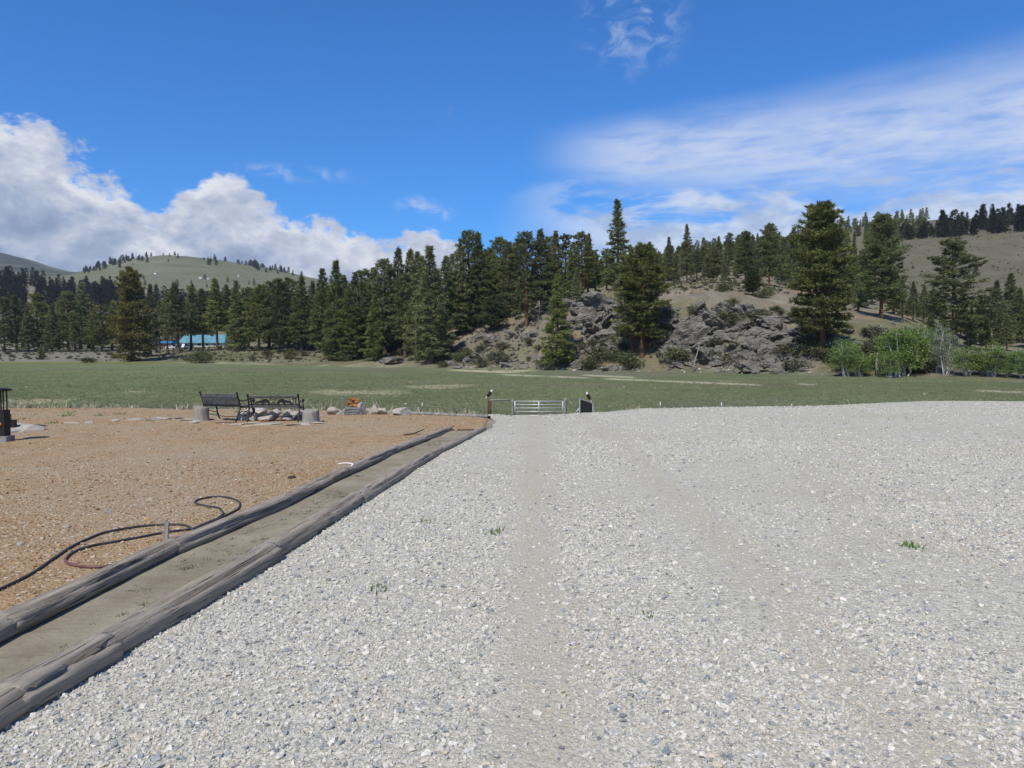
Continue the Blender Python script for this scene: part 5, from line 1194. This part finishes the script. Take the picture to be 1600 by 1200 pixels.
def eagle(c, direction, label, tilt):
    """perched bird, one skinned surface: white tail, dark body, white head, beak"""
    prof = [(0.0, 0.018, 0.05, 0), (0.07, 0.03, 0.075, 0), (0.15, 0.045, 0.07, 0), (0.17, 0.06, 0.085, 1), (0.28, 0.095, 0.125, 1), (0.40, 0.115, 0.14, 1), (0.50, 0.10, 0.125, 1), (0.56, 0.072, 0.085, 1), (0.57, 0.064, 0.07, 0), (0.62, 0.062, 0.062, 0), (0.67, 0.055, 0.054, 0), (0.70, 0.036, 0.034, 0)]
    n = 14; v = []; f = []; cl = []
    ca, sa = math.cos(tilt), math.sin(tilt)
    for t, ry, rx, w in prof:
        for k in range(n):
            a = 6.283 * k / n; u = t; s = ry * math.cos(a); q = rx * math.sin(a)
            if w == 1 and abs(math.sin(a)) > 0.7: s -= 0.02                     # folded wings
            X = u * ca - s * sa; Z = u * sa + s * ca
            v.append((direction * X, q, Z)); cl.append((0.72, 0.70, 0.66) if w == 0 else (0.030, 0.024, 0.020))
    for i in range(len(prof) - 1):
        for k in range(n): f.append((i * n + k, i * n + (k + 1) % n, (i + 1) * n + (k + 1) % n, (i + 1) * n + k))
    b = len(v); tip = (0.70, 0.0)
    hx = 0.70 * ca + 0.055; hz = 0.70 * sa - 0.03
    v.append((direction * hx, 0, hz)); cl.append((0.55, 0.38, 0.05)); f += [((len(prof) - 1) * n + k, (len(prof) - 1) * n + (k + 1) % n, b) for k in range(n)]
    f.append(tuple(range(n)))
    for sy in (-0.04, 0.04):                                                    # feet
        i0 = len(v); x0 = 0.26 * ca + 0.05; 
        for (dx, dz) in ((-0.02, 0.26 * sa - 0.02), (0.02, 0.26 * sa - 0.02), (0.03, -0.005), (-0.03, -0.005)): 
            for dy in (-0.018, 0.018): v.append((direction * (x0 + dx), sy + dy, dz)); cl.append((0.45, 0.32, 0.06))
        f += [(i0, i0 + 2, i0 + 3, i0 + 1), (i0 + 2, i0 + 4, i0 + 5, i0 + 3), (i0 + 4, i0 + 6, i0 + 7, i0 + 5), (i0 + 6, i0, i0 + 1, i0 + 7), (i0, i0 + 6, i0 + 4, i0 + 2), (i0 + 1, i0 + 3, i0 + 5, i0 + 7)]
    o = obj('eagle', mesh('eagle', v, f, M['eagle'], True, np.array(cl))); o.location = c
    return tag(o, label, 'eagle')
eagle((hb.x - 0.17, GY, hb.z + H1 + 0.005), 1, 'dark eagle with white tail perched on the rusty post pair', R(52))
eagle((pc.x + pw * 0.92, GY + 0.2, pc.z + h2 + 0.07), -1, 'white headed eagle perched on the black slant topped box', R(62))
def t_post(px, Y, top, label, white=True, group='fence stakes past the gravel'):
    c = gpt(px, Y); H = z_at(top, Y) - c.z; root = empty('fence_stake', c)
    m = MB(); m.box((0, 0, H / 2 - 0.2), (0.045, 0.008, H + 0.4)); m.box((0, 0.02, H / 2 - 0.2), (0.008, 0.04, H + 0.4)); m.build('shaft', M['post_grey'], root)
    m = MB(); m.box((0, 0.0, H - 0.10), (0.055, 0.05, 0.22)); m.build('white_tip', M['white'], root)
    return tag(root, label, 'stake', group)
t_post(659.5, 43, 629, 'steel fence stake with white tip near the end of the rock pile', group=None)
for p in (1032, 1128, 1238): t_post(p, 47 if p < 1200 else 49, {1032: 628, 1128: 629, 1238: 631}[p], 'white tipped fence stake showing above the gravel crest', True, 'fence stakes past the gravel')
t_post(205, 47, 634, 'white tipped fence stake past the dirt yard left of the benches', group=None)
for k, p in enumerate((380, 430, 477, 520, 556, 600)):
    post('fence_post', p, float(edge_of(p)) + 1.0, 566.5 if p > 450 else 563.5, 0.12, 'post_grey', 'old fence post on the dry strip at the far side of the meadow', 'post', group='posts along the dry strip')
a, b = hit(588, 645.5), hit(762, 653); m = MB(); d = b - a
m.tube([(0, 0, 0.05), tuple(d * 0.35 + Vector((0, 0, 0.045))), tuple(d * 0.7 + Vector((0, 0, 0.04))), tuple(d + Vector((0, 0, 0.045)))], 0.05, 8); tag(m.build('edging_timber', M['post_grey'], None, True, a), 'long low timber closing the dirt yard towards the gate', 'timber')

# ------------------------------------------------------------------ capped post at the edge of the dirt yard
c = hit(3, 690); root = empty('capped_post', c); Hc = z_at(606, c.y) - c.z
m = MB(); n = 28; v = []
for z, r in ((Hc - 0.075, 0.16), (Hc - 0.055, 0.245), (Hc - 0.03, 0.25), (Hc, 0.10), (Hc + 0.004, 0.0)):
    for k in range(n): v.append((-0.09 + r * math.cos(6.283 * k / n), r * math.sin(6.283 * k / n), z))
f = [(i * n + k, i * n + (k + 1) % n, (i + 1) * n + (k + 1) % n, (i + 1) * n + k) for i in range(4) for k in range(n)]; m.add(v, f + [tuple(range(n - 1, -1, -1))]); m.build('cap', M['iron'], root, True)
for dx, dy in ((0.035, -0.04), (-0.05, -0.04), (0.02, 0.09), (-0.10, 0.09)):
    m = MB(); m.tube([(dx, dy, 0.05), (dx, dy, Hc - 0.06)], 0.014, 7); m.build('rod', M['iron'], root, True)
m = MB(); m.box((-0.02, 0.02, 0.38), (0.17, 0.2, 0.56)); m.build('fire_box', M['iron'], root)
m = MB(); m.tube([(-0.02, -0.09, 0.37), (-0.02, -0.105, 0.37)], 0.04, 10); m.build('reflector', M['lamp_amber'], root, True)
m = MB(); m.box((0.0, 0.0, 0.05), (0.28, 0.28, 0.14)); m.build('footing', M['stone_grey'], root)
tag(root, 'black post with flat round cap and amber disc on a grey footing', 'post')
c = hit(11, 668); m = MB(); m.box((0, 0, 0.17), (0.07, 0.12, 0.34)); tag(m.build('concrete_block', M['stone_grey'], None, False, c), 'upright grey block right behind the capped post', 'block')
c = hit(18, 669); m = MB(); m.box((0, 0, 0.10), (0.13, 0.12, 0.19), Matrix.Rotation(0.2, 3, 'Z')); m.box((0, 0, 0.2), (0.145, 0.135, 0.02), Matrix.Rotation(0.2, 3, 'Z')); tag(m.build('dark_pot', M['iron'], None, False, c), 'small dark pot on the pale stones by the capped post', 'pot')

# ------------------------------------------------------------------ small things on the ground
c = hit(255, 862); c.z += 0.10; m = MB(); m.box((0, 0, 0.07), (0.035, 0.018, 0.20), Matrix.Rotation(0.08, 3, 'Y')); m.box((0, 0, 0.175), (0.02, 0.016, 0.02)); tag(m.build('wooden_stake', M['stump'], None, False, c), 'short pale stake standing behind the dirt side logs near the hoses', 'stake')
c = hit(538, 744); c.z += 0.17; m = MB(); m.tube(spline([(-0.10, 0, 0.01), (0, 0.02, 0.02), (0.08, 0.0, 0.015), (0.12, -0.04, 0.01), (0.11, -0.10, -0.01)], 5), 0.012, 6); tag(m.build('white_bracket', M['white'], None, True, c), 'white bent strip lying on a dark log', 'bracket')
c = hit(645, 681); m = MB(); m.tube([(-0.22, 0, 0.02), (0.02, 0.02, 0.05), (0.24, 0.15, 0.14)], [0.022, 0.018, 0.008], 6); m.tube([(0.02, 0.02, 0.05), (0.16, -0.05, 0.04)], [0.014, 0.006], 5); tag(m.build('forked_stick', M['bark'], None, True, c), 'dark forked stick on the dirt by the end of the logs', 'stick')
c = hit(452, 750); o = rock('dark_stone', BOULDER[0].copy(), (c.x, c.y, c.z + 0.02), (0.07, 0.06, 0.05), 'single dark brown clod on the dirt beside the logs'); o.data.materials.clear(); o.data.materials.append(M['bark'])
for p, y, s, lb in [(162, 803, 0.055, 'white block shaped stone above the hoses on the dirt'), (461, 764, 0.05, 'round tan stone against the dirt side logs'), (28, 853, 0.05, 'white stone near the hose bend on the dirt'), (100, 825, 0.045, 'pale stone above the curving hose'), (266, 777, 0.035, 'small white stone beyond the hose loop'), (230, 783, 0.04, 'grey stone beyond the hose loop'), (547, 801, 0.06, 'pale stone tucked under the gravel side logs')]:
    c = hit(p, y); rock('stone', pick(BOULDER), (c.x, c.y, c.z + s * 0.3), s, lb)
for p, y, s, lb in [(774, 832, 0.075, 'largest green weed in the wheel way of the drive'), (1011, 965, 0.05, 'small green weed in the open gravel'), (1431, 855, 0.085, 'flat dark green weed far out in the gravel'), (665, 817, 0.07, 'low green weed between the logs and the wheel way'), (590, 921, 0.07, 'yellowish weed in the gravel nearest the split log'), (763, 783, 0.05, 'small weed on the wheel way past the largest one')]:
    c = hit(p, y); v, f = tuft(int(p), 26, 0.7, 0.13, 0.75); o = obj('weed', mesh('weed', v, f, M['weed'])); o.location = (c.x, c.y, c.z - 0.002); o.scale = (s, s, s); tag(o, lb, 'weed')
for p, y, s in [(100, 651, 0.22), (330, 648, 0.2), (154, 650, 0.18), (82, 662, 0.15), (33, 655, 0.12), (108, 646, 0.2), (188, 648, 0.2), (375, 645, 0.2)]:
    c = hit(p, y); v, f = tuft(int(p), 22, 0.8, 0.08, 0.6); o = obj('grass_clump', mesh('grass_clump', v, f, M['weed'])); o.location = c; o.scale = (s, s, s * 0.7); tag(o, 'low green weed clump in the dirt towards the meadow', 'weed', 'weed clumps in the dirt')
for p, s in [(397, 0.55), (408, 0.45), (434, 0.5), (445, 0.6), (421, 0.4), (513, 0.4), (500, 0.3)]:
    Y = float(np.interp(p, CREST_PX, CREST_Y)) + 1.5 + random.random(); x = x_at(p, Y); v, f = tuft(int(p), 40, 1.2, 0.03, 0.35); o = obj('dry_grass_clump', mesh('dry_grass_clump', v, f, M['straw'])); o.location = (x, Y, gz(x, Y) - 0.03); o.scale = (s, s, s); tag(o, 'tall straw coloured grass clump behind the cutout backed bench', 'grass', 'dry grass behind the benches')
# soil bed: sparse sprouts, one mass
n = 420; Y = rng.uniform(3.2, 16, n); t = rng.random(n); x = x_left(Y) + (x_right(Y) - x_left(Y)) * (0.22 + 0.56 * t); cl = fbm(x * 1.6, Y * 0.9, 6.0, 3) > 0.50; x, Y = x[cl], Y[cl]
wm = [mesh('sprout', *tuft(k + 60, 9, 0.5, 0.16, 0.7), M['leaf_olive']) for k in range(3)]
instancer('sprouts', np.c_[x, Y, ground_z(x, Y) - 0.012 + 0.03 * (fbm(x * 1.3, Y * 1.3, 3.0, 4) - 0.5)], np.exp(rng.normal(math.log(0.022), 0.4, len(x))), wm, None, 0.1, 'sparse low sprouts in the sandy bed')

# ------------------------------------------------------------------ the house by the wood
HYd = 395.0
def house(px0, px1, base_py, wall_h, roof_h, depth, mats, name, label, wins, Y=HYd):
    x0, x1 = x_at(px0, Y), x_at(px1, Y); w = x1 - x0; xm = (x0 + x1) / 2; z = z_at(base_py, Y); g0 = gz(xm, Y)
    root = empty(name, (xm, Y, min(z, g0)))
    lift = max(0.0, z - g0)
    m = MB(); m.prism([(-w / 2 + 0.6, -1.5), (w / 2 - 0.6, -1.5), (w / 2 - 0.6, wall_h + lift), (-w / 2 + 0.6, wall_h + lift)], 0.5, depth - 0.5); m.build('wall', M[mats[0]], root)
    m = MB(); hz = wall_h + lift
    v = [(-w / 2, -0.4, hz), (w / 2, -0.4, hz), (w / 2 - w * 0.06, depth / 2, hz + roof_h), (-w / 2 + w * 0.06, depth / 2, hz + roof_h), (-w / 2, depth + 0.4, hz), (w / 2, depth + 0.4, hz)]
    v += [(x, y, q - 0.18) for x, y, q in v]
    m.add(v, [(0, 1, 2, 3), (3, 2, 5, 4), (0, 3, 4), (1, 5, 2), (6, 9, 8, 7), (9, 10, 11, 8), (0, 6, 7, 1), (4, 5, 11, 10), (6, 10, 9), (7, 8, 11), (0, 4, 10, 6), (1, 7, 11, 5)]); m.build('roof', M[mats[1]], root)
    for k, (t, ww, hh, door) in enumerate(wins):
        x = -w / 2 + w * t; m = MB(); m.box((x, 0.46, (1.05 if door else 1.5) + lift), (ww, 0.14, 2.1 if door else hh)); o = m.build('door' if door else 'window', M['white' if not door else 'car_blue'], root)
        if not door: m = MB(); m.box((x, 0.42, 1.5 + lift), (ww - 0.25, 0.14, hh - 0.25)); m.build('pane', M['glass'], o)
    return tag(root, label, 'house')
house(278, 352, 543, 2.5, 4.2, 11, ('wall_white', 'roof'), 'ranch_house', 'long low cream house with a turquoise metal roof among the pines', [(0.14, 1.6, 1.2, 0), (0.30, 1.0, 1, 1), (0.45, 2.0, 1.2, 0), (0.62, 1.6, 1.2, 0), (0.80, 2.2, 1.2, 0)])
house(243, 268, 542, 2.0, 1.2, 7, ('stone_grey', 'roof_blue'), 'shed', 'low shed with a blue roof beside the turquoise roofed house', [(0.4, 1.4, 0.9, 0), (0.7, 1.0, 1, 1)], HYd + 8)
def car(px, Y, rz, paint, label, L=4.6, H=1.65):
    c = gpt(px, Y); root = empty('parked_car', c, rz); Wd = 1.8
    body = [(-L / 2, 0.35), (-L / 2, 0.85), (-L * 0.44, 0.98), (L * 0.20, 1.0), (L * 0.46, 0.88), (L / 2, 0.75), (L / 2, 0.35)]
    m = MB(); m.prism(body, -Wd / 2, Wd / 2); m.build('body', M[paint], root)
    m = MB(); m.prism([(-L * 0.44, 0.96), (-L * 0.38, H), (L * 0.08, H), (L * 0.24, 0.98)], -Wd / 2 + 0.12, Wd / 2 - 0.12); m.build('cabin', M[paint], root)
    m = MB(); m.prism([(-L * 0.40, 1.05), (-L * 0.36, H - 0.12), (L * 0.06, H - 0.12), (L * 0.18, 1.05)], -Wd / 2 + 0.10, Wd / 2 - 0.10); m.build('side_window', M['glass'], root)
    for sx in (-0.32, 0.32):
        for sy in (-1, 1):
            m = MB(); m.tube([(sx * L, sy * (Wd / 2 - 0.2), 0.34), (sx * L, sy * (Wd / 2 + 0.02), 0.34)], 0.34, 14); m.build('wheel', M['tyre'], root)
    return tag(root, label, 'car')
car(267, 372, R(8), 'car_white', 'white car parked before the blue roofed shed')
car(282, 366, R(-25), 'car_blue', 'dark blue car parked between the two white ones', 4.8, 1.8)
car(292, 362, R(70), 'car_white', 'white van parked nose out in front of the house', 5.0, 2.0)
car(254, 385, R(20), 'car_red', 'dull red car behind the white one by the shed', 4.4, 1.6)
for p, y, w, lb in [(246, 428, 9, 'white far house left on the distant hill slope'), (316, 435, 10, 'white far house lowest on the distant hill slope'), (328, 436, 8, 'white far house right next to the lowest one'), (375, 432, 7, 'white far house alone on the right of the distant slope')]:
    c = hit(p, y, 1100, 2300); root = empty('far_house', c, 0.0, 0.62); m = MB(); m.box((0, 0, 2.0), (w, 7, 6)); m.build('wall', M['white'], root)
    m = MB(); m.add([(-w / 2 - 1, -4.5, 4.9), (w / 2 + 1, -4.5, 4.9), (w / 2 + 1, 4.5, 4.9), (-w / 2 - 1, 4.5, 4.9), (-w / 2 - 1, 0, 7.5), (w / 2 + 1, 0, 7.5)], [(0, 1, 5, 4), (2, 3, 4, 5), (0, 4, 3), (1, 2, 5), (0, 3, 2, 1)]); m.build('roof', M['stone_grey'], root); tag(root, lb, 'house')

# ------------------------------------------------------------------ the air between here and the far hills
hz = MB(); hz.box((0, 1300, 340), (22000, 11400, 690)); ho = hz.build('haze', None); ho['kind'] = 'stuff'; ho['label'] = 'thin bluish haze over the valley'
hm = bpy.data.materials.new('haze'); hm.use_nodes = True; nt = hm.node_tree; nt.nodes.clear()
pv = nt.nodes.new('ShaderNodeVolumePrincipled'); pv.inputs['Density'].default_value = 0.00005; pv.inputs['Color'].default_value = (0.80, 0.88, 1.0, 1)
oo = nt.nodes.new('ShaderNodeOutputMaterial'); nt.links.new(pv.outputs[0], oo.inputs['Volume']); ho.data.materials.append(hm)
